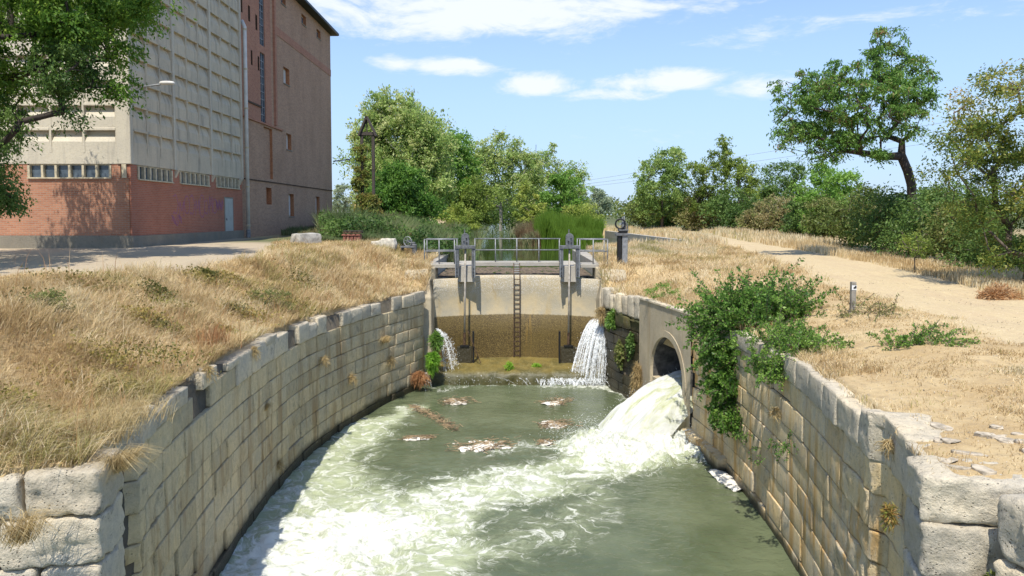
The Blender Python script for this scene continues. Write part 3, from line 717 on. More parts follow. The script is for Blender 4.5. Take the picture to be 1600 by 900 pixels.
# ------------------------------------------------------------------ culvert block with its arch
cul = empty('culvert', (4.9, 23.3, WATER_Z), 'concrete culvert head with a round arched outlet pouring water', 'culvert')
selc = (RY >= 21.25) & (RY <= 25.45); cp = Path([(RX[selc][0], RY[selc][0]), (RX[selc][-1], RY[selc][-1])], -1)
CT, CB = lambda u: float(ztop(cp.at(np.array([u]))[0][1])) + .0, -4.95
ac_u, ac_z, ar = 1.78, -3.12, 1.28     # arch centre along the face, springing height, radius
def frc(u, v, z):
    p, t, n = cp.frame(np.array([u])); p = p[0] + n[0] * v; return (p[0], p[1], z)
# face: fan between the arch outline and the outer outline
na = 28; inner = [(ac_u - ar, CB)] + [(ac_u + ar * math.cos(math.pi - math.pi * k / na), ac_z + ar * math.sin(math.pi * k / na)) for k in range(na + 1)] + [(ac_u + ar, CB)]
def outer_of(uu, zz):
    du, dz = uu - ac_u, max(zz - ac_z, 0)
    if zz <= ac_z: return (0.0 if du < 0 else cp.L, zz)
    k = min((abs((0 if du < 0 else cp.L) - ac_u) / max(abs(du), 1e-6)), (-.9 - ac_z) / max(dz, 1e-6)); uo, zo = ac_u + du * k, ac_z + dz * k
    return (uo, zo if k * dz < (-.9 - ac_z) - 1e-6 else CT(min(max(uo, 0), cp.L)))
fm = MB()
inn = [frc(a, -.02, b) for a, b in inner]; out = [frc(*[(o_ := outer_of(a, b))[0], -.02, o_[1]]) for a, b in inner]
V = inn + out; n_ = len(inn)
fm.add(V, [(i_, i_ + 1, n_ + i_ + 1, n_ + i_) for i_ in range(n_ - 1)])
# corner fills
fm.add([frc(0, -.02, CT(0)), out[1 + next(i_ for i_, (a, b) in enumerate(inner[1:-1]) if outer_of(a, b)[0] > .01)], frc(0, -.02, out[[i_ for i_ in range(n_) if abs(outer_of(*inner[i_])[0]) < 1e-6][-1]][2])], [(0, 1, 2)])
rr_ = [i_ for i_ in range(n_) if abs(outer_of(*inner[i_])[0] - cp.L) < 1e-6][0]
fm.add([frc(cp.L, -.02, CT(cp.L)), out[rr_ - 1], out[rr_]], [(0, 1, 2)])
fm.add([frc(0, -.02, CT(0)), frc(cp.L, -.02, CT(cp.L)), frc(cp.L, .7, CT(cp.L) + .02), frc(0, .7, CT(0) + .02)], [(0, 1, 2, 3)])
fm.add([frc(cp.L, -.02, CT(cp.L)), frc(cp.L, .7, CT(cp.L)), frc(cp.L, .7, CB), frc(cp.L, -.02, CB)], [(0, 1, 2, 3)])
fm.build('head_wall', M['concrete'], cul)
ringm = MB(); r2 = ar + .20
ro = [(ac_u - r2, CB)] + [(ac_u + r2 * math.cos(math.pi - math.pi * k / na), ac_z + r2 * math.sin(math.pi * k / na)) for k in range(na + 1)] + [(ac_u + r2, CB)]
for i_ in range(n_ - 1):
    a, b, c, d_ = inner[i_], inner[i_ + 1], ro[i_ + 1], ro[i_]
    ringm.add([frc(a[0], -.05, a[1]), frc(b[0], -.05, b[1]), frc(c[0], -.05, c[1]), frc(d_[0], -.05, d_[1]), frc(c[0], -.01, c[1]), frc(d_[0], -.01, d_[1]), frc(a[0], .05, a[1]), frc(b[0], .05, b[1])], [(0, 1, 2, 3), (3, 2, 4, 5), (1, 0, 6, 7)])
ringm.build('arch_ring', M['concrete'], cul)
bar = MB()
for i_ in range(n_ - 1):
    a, b = inner[i_], inner[i_ + 1]; bar.add([frc(a[0], .05, a[1]), frc(b[0], .05, b[1]), frc(b[0], 7, b[1]), frc(a[0], 7, a[1])], [(0, 1, 2, 3)])
bar.add([frc(a_, 7, b_) for a_, b_ in inner], [tuple(range(n_))])
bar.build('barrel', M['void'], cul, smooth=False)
sl = MB(); sl.add([frc(ac_u - ar, .02, CB), frc(ac_u + ar, .02, CB), frc(ac_u + ar, .02, ac_z - .22), frc(ac_u - ar, .02, ac_z - .22), frc(ac_u + ar, 6.9, ac_z - .2), frc(ac_u - ar, 6.9, ac_z - .2)], [(0, 1, 2, 3), (3, 2, 4, 5)]); sl.build('sill', M['concrete'], cul)
capm = MB()
us = np.linspace(0, cp.L, 7)
for i_ in range(6): capm.prism([frc(us[i_] + .01, -.06, CT(us[i_]) - .0), frc(us[i_ + 1] - .01, -.06, CT(us[i_ + 1]) - .0), frc(us[i_ + 1] - .01, .55, CT(us[i_ + 1])), frc(us[i_] + .01, .55, CT(us[i_]))], (0, 0, .09))
capm.build('coping', M['stone_near'], cul, bevel=.02)
# low ledge at the foot of the right wall beside the outlet
lg = MB(); ys_ = np.linspace(18.6, 21.4, 9)
for a, b in zip(ys_[:-1], ys_[1:]):
    xa, xb = float(wr(a)), float(wr(b)); lg.add([(xa - .22, a, -5), (xb - .22, b, -5), (xb - .22, b, -4.27), (xa - .22, a, -4.27), (xa + .05, a, -4.22), (xb + .05, b, -4.22)], [(0, 1, 2, 3), (3, 2, 5, 4)])
lg.add([(float(wr(18.6)) - .22, 18.6, -5), (float(wr(18.6)) - .22, 18.6, -4.27), (float(wr(18.6)) + .05, 18.6, -4.22), (float(wr(18.6)) + .05, 18.6, -5)], [(0, 1, 2, 3)])
tag(lg.build('footing_ledge', M['stone_r']), 'low orange-stained ledge at the foot of the right wall', 'ledge')

# water jet out of the culvert
def jet_surface():
    jp, jt_, jn = [v_[0] for v_ in cp.frame(np.array([ac_u]))]
    nu, nt = 90, 110; V = np.zeros((nt, nu, 3)); al = np.zeros((nt, nu))
    for j in range(nt):
        tt = j / (nt - 1) * 1.16
        for i_ in range(nu):
            a = i_ / (nu - 1); u = (a - .5) * 2 * (ar - .02) * (1 + .38 * tt) - 1.10 * tt
            crown = 1 - abs(2 * a - 1) ** 4.0
            back = .5 * (1 - tt)
            v = .9 - 3.75 * tt ** .95 + .3 * abs(2 * a - 1) * tt
            z = ac_z - .06 + .12 * crown * (1 - tt * .3) - 1.60 * tt ** 2.0 - (1 - crown) * (.04 + 1.15 * tt * (1.16 - tt) * 2.2) - (.25 * tt * (fbm(np.array([a * 14.0]), np.array([tt * 2.0]), seed=66)[0]))
            p = jp + jt_ * u + jn * v; V[j, i_] = (p[0], p[1], z); al[j, i_] = tt
    uu, tv = np.meshgrid(np.linspace(0, 1, nu), np.linspace(0, 1.16, nt)); nx = fbm(uu * 6, tv * 2.2, seed=61) - .5; n2 = fbm(uu * 22, tv * 7, seed=63, octv=3) - .5
    V[..., 2] += (nx * .75 + n2 * .30) * (.25 + .9 * al); V[..., 0] += n2 * .24 * al; V[..., 1] += nx * .2 * al
    i = np.arange(nt - 1)[:, None] * nu + np.arange(nu - 1)[None, :]
    return V.reshape(-1, 3), np.stack([i, i + 1, i + nu + 1, i + nu], -1).reshape(-1, 4), uu.ravel(), tv.ravel()
Vj, qj, ju, jv = jet_surface()
jt = link('culvert_jet', npmesh('culvert_jet', Vj, qj, {'su': ju, 'sv': jv}), M['jet'], smooth=True); tag(jt, kind='stuff')
tag(jt, 'thick white jet of water pouring from the arched culvert', 'water jet')

def drops(name, P, size, mat, label=None, cat=None, stretch=None):
    """many small tetra-like drops"""
    n = len(P); base = np.array([(1, 1, 1), (1, -1, -1), (-1, 1, -1), (-1, -1, 1)], float) * .6
    rot = RNG.normal(size=(n, 3, 3)); q_, _ = np.linalg.qr(rot); V = np.einsum('nij,kj->nki', q_, base) * np.asarray(size)[:, None, None]
    if stretch is not None: V += (base[:, 2][None, :, None]) * np.asarray(stretch)[:, None, :]
    V = V + P[:, None, :]; b = np.arange(n)[:, None, None] * 4; f = np.array([(0, 1, 2), (0, 3, 1), (0, 2, 3), (1, 3, 2)])[None] + b
    o = link(name, npmesh(name, V.reshape(-1, 3), f.reshape(-1, 3)), mat, smooth=True); tag(o, label, cat, kind='stuff'); return o
def jet_spray():
    idx = RNG.integers(0, len(Vj), 9000); p = Vj[idx] + RNG.normal(size=(9000, 3)) * [.14, .14, .10]; tt = (idx // 90) / 109.
    keep = RNG.random(9000) < np.where(np.abs(ju[idx] - .5) > .44, .8, .03 + .5 * tt ** 2); p = p[keep]
    c = pts_px([(1065, 705), (1000, 712), (945, 708), (930, 690)]); k = RNG.integers(0, 4, 7000); cc_ = np.array(c)[k]
    s_ = np.column_stack([cc_[:, 0] + RNG.normal(size=7000) * .60, cc_[:, 1] + RNG.normal(size=7000) * .55, WATER_Z + np.abs(RNG.normal(size=7000)) * .28])
    p = np.concatenate([p, s_]); return p
pj = jet_spray(); drops('jet_spray', pj, RNG.uniform(.004, .015, len(pj)), M['drop'], 'white spray thrown up where the culvert jet lands', 'spray')

# ------------------------------------------------------------------ waterfalls beside the dam
def waterfall(name, label, tops, land, n_str, width, blobs, sd):
    """ribbons falling on parabolas from tops (p0,p1) towards land (p0,p1)"""
    rg = np.random.default_rng(sd); V = []; Fc = []; DP = []; ST = []
    a0, a1 = map(np.array, tops); b0, b1 = map(np.array, land)
    for s_ in range(n_str):
        f = rg.random(); f2 = np.clip(f + rg.normal() * .10, 0, 1); p0 = a0 + (a1 - a0) * f + rg.normal(size=3) * .03; p1 = b0 + (b1 - b0) * f2 + rg.normal(size=3) * [.08, .08, .02]
        w0 = rg.uniform(.4, 1.3) * width; m = 14; t0, t1 = (0, 1) if rg.random() < .6 else sorted(rg.random(2)); b_ = len(V)
        for k in range(m + 1):
            t = t0 + (t1 - t0) * k / m; p = p0 + (p1 - p0) * np.array([t ** .85, t ** .85, t ** 1.75]); w_ = w0 * (1 - .6 * t) * (.5 + abs(math.sin(k * 1.7 + s_)) * .7)
            V += [(p[0] - w_, p[1] + .4 * w_, p[2]), (p[0] + w_, p[1] - .4 * w_, p[2] + .01)]
            if k < m: Fc.append((b_ + 2 * k, b_ + 2 * k + 1, b_ + 2 * k + 3, b_ + 2 * k + 2))
    o = link(name, npmesh(name, V, Fc), M['fall']); tag(o, label, 'waterfall', kind='stuff')
    f = rg.random(blobs); f2 = np.clip(f + rg.normal(size=blobs) * .12, 0, 1); t = rg.random(blobs) ** .8
    p0 = a0 + (a1 - a0) * f[:, None]; p1 = b0 + (b1 - b0) * f2[:, None]
    tt = np.stack([t ** .85, t ** .85, t ** 1.75], 1); P_ = p0 + (p1 - p0) * tt + rg.normal(size=(blobs, 3)) * (.02 + .09 * t)[:, None]
    sz = rg.uniform(.006, .016, blobs); drops(name + '_drops', P_, sz, M['drop'], 'drops of the ' + label.split(' of ')[0], 'water drops', np.stack([sz * 0, sz * 0, sz * rg.uniform(.5, 3, blobs)], 1))
def tp(px, py, D): return tuple(at(px, py, D))
waterfall('waterfall', 'wide white waterfall of broken strands right of the dam', (tp(930, 499, 29.6), tp(954, 502, 28.9)), (tp(893, 592, 28.6), tp(944, 598, 28.2)), 120, .028, 3600, 1)
waterfall('waterfall', 'thin dark-backed waterfall of scattered drops left of the dam', (tp(681, 512, 29.3), tp(692, 522, 29.2)), (tp(690, 586, 28.6), tp(717, 572, 28.9)), 26, .018, 900, 2)
waterfall('trickle', 'fine trickles of water down the mossy wall', (tp(955, 508, 28.3), tp(978, 512, 27.0)), (tp(958, 600, 28.0), tp(984, 612, 26.7)), 16, .010, 420, 3)
waterfall('trickle', 'two thin trickles of water under the hanging plants', (tp(665, 584, 28.0), tp(667, 584, 28.0)), (tp(664, 608, 27.8), tp(668, 606, 27.8)), 7, .02, 120, 4)
waterfall('cascade', 'low white cascade over the right end of the mossy apron', (tp(848, 592, 28.5), tp(940, 590, 28.5)), (tp(846, 602, 28.25), tp(944, 603, 28.2)), 110, .03, 800, 5)
waterfall('cascade', 'thin cascade over the left and middle of the mossy apron', (tp(690, 588, 28.5), tp(845, 592, 28.5)), (tp(688, 601, 28.25), tp(845, 602, 28.25)), 16, .018, 90, 6)

# ------------------------------------------------------------------ dam
dam = empty('dam', (.15, 30.6, -4), 'arched concrete dam with a dark wet lower half under the footbridge', 'dam')
def dam_y(x): return 30.75 - .085 * (x - .17) ** 2
xs = np.linspace(-3.2, 3.55, 41); V = []; Fc = []
lipz = lambda x: -.50 - (.10 if abs(x - .17) > 2.02 else 0)
rowsd = [(-.0, None), (-.02, -.62), (0, -1.1), (0, -2.12), (-.03, -2.16), (-.03, -3.0), (-.03, -4.4)]
for x in xs:
    y = dam_y(x); V.append((x, y + .42, lipz(x))); V.append((x, y + .03, lipz(x)))
    for (o_, z_) in rowsd[1:]: V.append((x, y + o_, z_))
nr_ = 8
for i_ in range(len(xs) - 1):
    for k in range(nr_ - 1): b_ = i_ * nr_ + k; Fc.append((b_, b_ + 1, b_ + nr_ + 1, b_ + nr_))
link('dam_wall', npmesh('dam_wall', V, [f[::-1] for f in Fc]), M['dam'], dam, smooth=False)
V = []; 
for x in xs: V += [(x, dam_y(x) + .42, lipz(x)), (x, dam_y(x) + .42, -2)]
link('back_face', npmesh('back_face', V, [(2 * i_, 2 * i_ + 1, 2 * i_ + 3, 2 * i_ + 2) for i_ in range(40)]), M['concrete'], dam)
# apron in front
ap_n = 90; V = []; ax = np.linspace(-3.35, 3.6, ap_n); prof = [(30.85, -3.93), (30.3, -3.95), (29.7, -4.0), (29.2, -4.04), (28.8, -4.08), (28.55, -4.14), (28.45, -4.26), (28.42, -4.45), (28.4, -4.9)]
for (yy, zz) in prof:
    for x in ax: V.append((x, yy + (fbm(x * 3, zz * 5, seed=71) - .5) * .30 * (yy < 29), zz + (fbm(x * 4, yy * 4, seed=73) - .5) * .09))
V = [(float(a), float(b), float(c)) for a, b, c in V]
Fc = [(r_ * ap_n + c_, r_ * ap_n + c_ + 1, (r_ + 1) * ap_n + c_ + 1, (r_ + 1) * ap_n + c_)[::-1] for r_ in range(len(prof) - 1) for c_ in range(ap_n - 1)]
ap = link('apron', npmesh('apron', V, Fc), M['apron'], smooth=True); tag(ap, 'shallow brown mossy apron at the foot of the dam', 'apron')
# side walls of the head bay, wing blocks
def quad_prism(name, base, z0, z1, mat, parent, label=None, cat=None, bevel=.02):
    mb = MB(); mb.prism([(a, b, z0) for a, b in base], (0, 0, z1 - z0)); o = mb.build(name, mat, parent, bevel=bevel)
    return tag(o, label, cat)
def wing_block(s, label):
    m = MB(); xi = -3.15 if s < 0 else 3.42; xo = xi + s * 1.15
    # sloping concrete shoulder, its inner face leaning down towards the basin
    pts = [(xi, 30.2), (xi, 28.9), (xo, 28.7), (xo, 30.9), (xi, 31.2)]
    top = [(xi + s * .02, 30.2, -.13), (xi + s * .28, 29.75, -.15), (xo, 29.5, -.2), (xo, 31.0, -.05), (xi, 31.2, -.05)]
    bot = [(xi - s * .0, 30.0, -4.9), (xi + s * .02, 28.75, -4.9), (xo, 28.6, -4.9), (xo, 31.0, -4.9), (xi, 31.2, -4.9)]
    mid = [(xi, 30.05, -1.5), (xi + s * .04, 28.95, -1.25), (xo, 28.75, -1.1), (xo, 31.0, -1.2), (xi, 31.2, -1.2)]
    V = bot + mid + top; F_ = []
    for l in (0, 5):
        for k in range(5): F_.append((l + k, l + (k + 1) % 5, l + 5 + (k + 1) % 5, l + 5 + k))
    F_.append((10, 11, 12, 13, 14)); m.add(V, F_); o = m.build('abutment', M['concrete'], None, bevel=.025); tag(o, label, 'abutment'); return o
wing_block(-1, 'sloping concrete abutment at the left end of the dam'); wing_block(1, 'sloping concrete abutment at the right end of the dam')
for s, lb in ((-1, 'left'), (1, 'right')):
    xi = -3.3 if s < 0 else 3.6
    tag(MB().box(min(xi, xi + s * .6), max(xi, xi + s * .6), 31.2, 44, -2.5, -.02 if s > 0 else .02).build('canal_side_wall', M['concrete_deck'], bevel=.02), 'low concrete wall lining the %s bank just above the dam' % lb, 'wall')

# straw debris trapped behind the lip
dbn = 120; dx_ = np.linspace(-3.2, 3.5, dbn); dy_ = np.linspace(31.15, 39.0, 60); DX, DY = np.meshgrid(dx_, dy_); far_edge = sstep(38.6, 37.0, DY + (fbm(DX, DY * .5, seed=81) - .5) * 2)
DZ = UP_Z - .04 + .10 * far_edge * fbm(DX * 5, DY * 5, seed=83); nr, nc = DX.shape; i = np.arange(nr - 1)[:, None] * nc + np.arange(nc - 1)[None, :]
db = link('floating_straw', npmesh('floating_straw', np.stack([DX, DY, DZ], -1).reshape(-1, 3), np.stack([i, i + 1, i + nc + 1, i + nc], -1).reshape(-1, 4)), M['debris'], smooth=True); tag(db, 'brown mat of straw and twigs trapped on the canal behind the dam', 'debris', kind='stuff')

# ------------------------------------------------------------------ footbridge
fb = empty('footbridge', (.2, 31.6, 0), 'narrow concrete footbridge with grey tube railings over the dam', 'footbridge')
MB().box(-3.95, -2.35, 30.35, 31.5, -.16, 0).build('deck_slab', M['concrete_deck'], fb, bevel=.015)
MB().box(2.75, 4.2, 30.35, 31.5, -.16, 0).build('deck_slab', M['concrete_deck'], fb, bevel=.015)
MB().box(-2.345, 2.745, 32.0, 32.9, -.20, -.015).build('deck_slab', M['concrete_deck'], fb, bevel=.015)
MB().box(-2.34, -1.7, 31.0, 32.0, -.22, -.02).build('deck_slab', M['concrete_deck'], fb, bevel=.015)
MB().box(2.05, 2.74, 31.0, 32.0, -.22, -.02).build('deck_slab', M['concrete_deck'], fb, bevel=.015)
def railing(label, pts, posts, h=1.02, r=.024, zb=0.0, ends=True):
    rt = empty('railing', pts[0], label, 'railing')
    P_ = [Vector(p) for p in pts]
    for f in (1.0, .52): MB().tube([(p.x, p.y, p.z + h * f) for p in P_], r, 8).build('rail', M['metal_lt'], rt, smooth=True)
    for (x, y) in posts: MB().tube([(x, y, P_[0].z - .12), (x, y, P_[0].z + h)], r * 1.05, 8).build('post', M['metal_lt'], rt, smooth=True)
    return rt
def xpix(px, D): return (px - 800) / F_PX * D
railing('short grey tube railing on the left end of the footbridge', [(xpix(663, 30.4), 30.42, 0), (xpix(711, 30.4), 30.42, 0)], [(xpix(663, 30.42), 30.42), (xpix(686, 30.42), 30.42), (xpix(710, 30.42), 30.42)])
railing('short grey tube railing on the right end of the footbridge', [(xpix(905, 30.4), 30.42, 0), (xpix(950, 30.4), 30.42, 0)], [(xpix(906, 30.42), 30.42), (xpix(927, 30.42), 30.42), (xpix(949.5, 30.42), 30.42)])
railing('long grey tube railing across the middle of the footbridge', [(xpix(741, 32.05), 32.05, -.02), (xpix(876, 32.05), 32.05, -.02)], [(xpix(a, 32.05), 32.05) for a in (742, 774, 807.5, 842, 874)], h=1.02)
railing('far railing of the footbridge behind the left frame', [(xpix(667, 31.45), 31.45, 0), (xpix(716, 31.45), 31.45, 0)], [(xpix(667, 31.45), 31.45), (xpix(714, 31.45), 31.45)], r=.018)
railing('far railing of the footbridge behind the right frame', [(xpix(901, 31.45), 31.45, 0), (xpix(945, 31.45), 31.45, 0)], [(xpix(902, 31.45), 31.45), (xpix(944, 31.45), 31.45)], r=.018)

# ------------------------------------------------------------------ sluice gates with lifting frames
def sluice(xc, label):
    rt = empty('sluice_gate', (xc, 30.1, -4.0), label, 'sluice gate'); D = 29.85
    h = MB(); pts = [(xc - .16, D - .07, .80), (xc + .16, D - .07, .80)] + [(xc + .16 * math.cos(k * math.pi / 10), D - .07, 1.13 + .16 * math.sin(k * math.pi / 10)) for k in range(11)]
    h.prism(pts, (0, .16, 0)); h.build('gear_plate', M['metal'], rt, bevel=.008)
    for (a, b) in ((-.05, .95), (.06, .90), (.05, 1.08)): MB().tube([(xc + a, D - .11, b), (xc + a, D - .06, b)], .028, 8).build('bolt', M['metal_dk'], rt)
    MB().tube([(xc - .03, D, 1.2), (xc - .03, D, 1.45)], .025, 8).build('spindle', M['metal'], rt)
    h = MB(); h.box(xc - .40, xc + .40, D - .14, D + .16, .66, .79); h.build('crosshead', M['metal'], rt, bevel=.012)
    for s in (-1, 1):
        l = MB(); l.box(xc + s * .33 - .075, xc + s * .33 + .075, D - .10, D + .14, -.50, .66); l.build('leg', M['metal'], rt, bevel=.008)
        f = MB(); f.box(xc + s * .33 + .055 * s - .02, xc + s * .33 + .055 * s + .02, D - .16, D - .10, -.50, .60); f.build('leg_flange', M['metal_lt'], rt)
        for k in range(3): MB().tube([(xc + s * .33, D - .13, -.15 - k * .13), (xc + s * .33, D - .09, -.15 - k * .13)], .022, 6).build('bolt', M['metal_dk'], rt)
    p = MB(); p.add([(xc - .34, D + .15, -.72), (xc + .34, D + .15, -.72), (xc + .34, D + 1.3, -.72), (xc - .34, D + 1.3, -.72), (xc - .25, D + .22, -.05), (xc + .25, D + .22, -.05), (xc + .25, D + 1.15, -.05), (xc - .25, D + 1.15, -.05)], [(0, 1, 2, 3), (4, 5, 6, 7), (0, 1, 5, 4), (1, 2, 6, 5), (2, 3, 7, 6), (3, 0, 4, 7)])
    p.build('pier', M['concrete_deck'], rt, bevel=.02)
    MB().tube([(xc, D + .02, .68), (xc - .04, D - .12, -3.25)], .038, 10).build('rod', M['rod'], rt, smooth=True)
    MB().tube([(xc - .035, D - .12, -2.75), (xc - .04, D - .12, -3.25)], .052, 10).build('rod_sleeve', M['rust'], rt)
    g = MB(); g.box(xc - .34, xc + .26, D - .16, D + .02, -4.0, -3.32); g.build('gate_leaf', M['stone_wet'], rt, bevel=.01)
    g = MB(); g.box(xc - .22, xc + .15, D - .20, D + .02, -3.32, -3.27); g.build('top_plate', M['metal_dk'], rt)
    for s in (-1, 1):
        if (xc < 0) == (s > 0): g = MB(); g.box(xc + s * .36 - .035 - .04, xc + s * .36 + .035 - .04, D - .18, D + .02, -4.0, -2.7); g.build('guide', M['metal_dk'], rt)
    return rt
sluice(xpix(727, 29.85), 'left sluice gate frame with a lifting rod down the dam'); sluice(xpix(890, 29.85), 'right sluice gate frame with a lifting rod down the dam')
MB().bar((xpix(727, 29.8) + .1, 29.5, -2.6), (xpix(751, 29.8), 29.5, -3.95), .03, .03).build('leaning_bar', M['rust']); o = bpy.data.objects['leaning_bar']; tag(o, 'thin rusty bar leaning against the dam beside the left sluice', 'metal bar')
# ladder
ld = empty('ladder', (.2, 30.5, -4), 'narrow iron ladder down the middle of the dam', 'ladder')
def lad(z): return 31.9 if z > -.02 else 30.62
xl_, xr_ = xpix(803.0, 30.6), xpix(812.3, 30.6)
for x in (xl_, xr_): MB().tube([(x, 31.95, -.06), (x, 30.66, -.44), (x, 30.60, -.62), (x, 30.60, -3.95)], .020, 6).build('rail', M['rust'], ld)
for k in range(17): z = -.66 - k * .2; MB().tube([(xl_, 30.60, z), (xr_, 30.60, z)], .016, 6).build('rung', M['rust'], ld)
for k in range(5): f = k / 5 + .08; MB().tube([(xl_, 31.95 - 1.29 * f, -.06 - .38 * f), (xr_, 31.95 - 1.29 * f, -.06 - .38 * f)], .018, 6).build('rung', M['metal_lt'], ld)

# ------------------------------------------------------------------ free-standing winding gear
def right_winch():
    x, y = xpix(972, 31), 31.0; z0 = gz(x, y); rt = empty('sluice_winch', (x, y, z0), 'tall grey cast winch post with a black handwheel on the right bank', 'winch')
    MB().box(x - .20, x - .04, y - .14, y + .14, z0 - .05, z0 + 1.25).build('column', M['metal_dk'], rt, bevel=.01)
    MB().box(x - .01, x + .22, y - .15, y + .15, z0 - .05, z0 + 1.28).build('column', M['metal_lt'], rt, bevel=.01)
    MB().box(x - .27, x + .30, y - .2, y + .2, z0 + 1.22, z0 + 1.32).build('bracket', M['metal'], rt, bevel=.012)
    MB().box(x - .12, x + .20, y - .17, y + .17, z0 + 1.32, z0 + 1.42).build('gear_box', M['metal_dk'], rt, bevel=.01)
    MB().box(x - .17, x + .24, y - .19, y + .17, z0 + 1.42, z0 + 1.50).build('bracket', M['metal'], rt, bevel=.012)
    MB().box(x - .02, x + .16, y - .14, y + .14, z0 + 1.50, z0 + 1.82).build('head', M['metal_lt'], rt, bevel=.04)
    MB().ring((x - .10, y - .16, z0 + 1.72), (.25, 1, 0), .20, .035, 24, 6).build('handwheel', M['metal_dk'], rt, smooth=True)
    MB().tube([(x - .10, y - .18, z0 + 1.72), (x - .06, y, z0 + 1.72)], .05, 8).build('hub', M['metal_lt'], rt)
    for a, h in ((-.02, 2.02), (.06, 2.05)): MB().box(x + a, x + a + .05, y - .03, y + .03, z0 + 1.7, z0 + h).build('rack_bar', M['metal_lt'], rt)
    MB().box(x + .20, x + .24, y - .05, y + .05, z0 + 1.35, z0 + 1.75).build('lever', M['metal'], rt)
    MB().tube([(x - .22, y - .1, z0 + 1.28), (x - .12, y - .1, z0 + 1.36)], .06, 8).build('ratchet', M['metal_dk'], rt)
right_winch()
def left_winch():
    x, y = xpix(638, 33), 33.0; z0 = gz(x, y); rt = empty('winch', (x, y, z0), 'low grey iron winch with a spoked wheel on the left bank', 'winch')
    MB().box(x - .34, x + .34, y - .2, y + .2, z0 + .34, z0 + .42).build('bed_plate', M['metal'], rt, bevel=.008)
    for s in (-.30, .26): MB().box(x + s, x + s + .08, y - .18, y + .18, z0 - .05, z0 + .34).build('leg', M['metal_dk' if s < 0 else 'metal'], rt)
    MB().box(x + .18, x + .36, y - .16, y + .16, z0 + .1, z0 + .5).build('bearing', M['metal'], rt, bevel=.02)
    c = Vector((x - .02, y - .1, z0 + .63)); axn = Vector((.55, 1, 0)).normalized()
    MB().ring(c, axn, .21, .022, 24, 6).build('wheel_rim', M['metal_lt'], rt, smooth=True)
    a = axn.orthogonal().normalized(); b = axn.cross(a)
    for k in range(6): th = k * math.pi / 3; MB().tube([c, c + (a * math.cos(th) + b * math.sin(th)) * .21], .014, 5).build('spoke', M['metal_lt'], rt)
    MB().tube([c - axn * .04, c + axn * .32], .04, 8).build('axle', M['metal'], rt)
    MB().box(x + .1, x + .3, y - .05, y + .15, z0 + .42, z0 + .6).build('pawl', M['metal'], rt, bevel=.02)
left_winch()

# ------------------------------------------------------------------ rocks and stacks on the left bank
def rock(name, label, c, size, mat, sd, shape=None, rz=0.0, n=10, cat='rock'):
    P0, Fc = grid_box(n, n, n, .15); P0 = P0.copy()
    if shape is not None: P0 = shape(P0)
    nn = np.stack([fbm(P0[:, 0] * 1.6 + sd, P0[:, 1] * 1.6, P0[:, 2] * 1.6, seed=s) - .5 for s in (1, 2, 3)], 1)
    q = P0 / (1 + .10 * (np.linalg.norm(P0, axis=1, keepdims=True) ** 2 - 1).clip(0, 2)) + nn * .28; q = q * size; cs, sn = math.cos(rz), math.sin(rz)
    q = np.stack([q[:, 0] * cs - q[:, 1] * sn, q[:, 0] * sn + q[:, 1] * cs, q[:, 2]], 1) + c
    o = link(name, npmesh(name, q, Fc), mat, smooth=True); return tag(o, label, cat)
x, y = xpix(600, 33), 33.0; z0 = gz(x, y)
rock('boulder', 'pale pitted boulder beside the small iron winch', (x, y, z0 + .24), (.56, .32, .28), M['whiterock'], 3, lambda P: np.stack([P[:, 0], P[:, 1], P[:, 2] * (1 - .35 * (P[:, 0] < -.3) * (P[:, 2] > 0)) + .12 * P[:, 0] * (P[:, 2] > 0)], 1))
x, y = xpix(478, 33.6), 33.6; z0 = gz(x, y)
rock('stone_block', 'grey squared stone block at the edge of the left track', (x, y, z0 + .22), (.42, .62, .30), M['greyrock'], 5, rz=R(-42), n=6, cat='stone block')
x, y = xpix(577, 33.6), 33.6; tag(MB().box(x - .25, x + .25, y, y + .5, gz(x, y) - .1, gz(x, y) + .14).build('kerb_block', M['concrete_deck'], bevel=.02), 'low grey concrete block between the boulder and the brick stack', 'block')
def brick_stack():
    x, y = xpix(551, 34), 34.0; z0 = gz(x, y) - .02; rt = empty('brick_stack', (x, y, z0), 'stack of old red bricks topped with round tiles on the left bank', 'brick stack'); rs = random.Random(2)
    for k in range(5):
        for j in range(5):
            a = x - .40 + k * .165 + rs.uniform(-.012, .012); MB().box(a, a + .13, y - .2, y + .2, z0 + j * .07, z0 + j * .07 + .063).build('brick', M['brick_stack'], rt, bevel=.006)
    for r_ in range(2):
        for k in range(4):
            cx = x - .36 + k * .22 + r_ * .05; z_ = z0 + .355 + r_ * .1; pts = [(cx + .11 * math.cos(t), y - .24, z_ + .075 * math.sin(t)) for t in np.linspace(0, math.pi, 8)]
            MB().prism(pts, (0, .45, 0)).build('tile', M['brick_stack' if r_ == 0 else 'rust'], rt)
    MB().box(x - .40, x + .46, y - .2, y + .2, z0 + .54, z0 + .58).build('cover_board', M['wood_dk'], rt)
brick_stack()

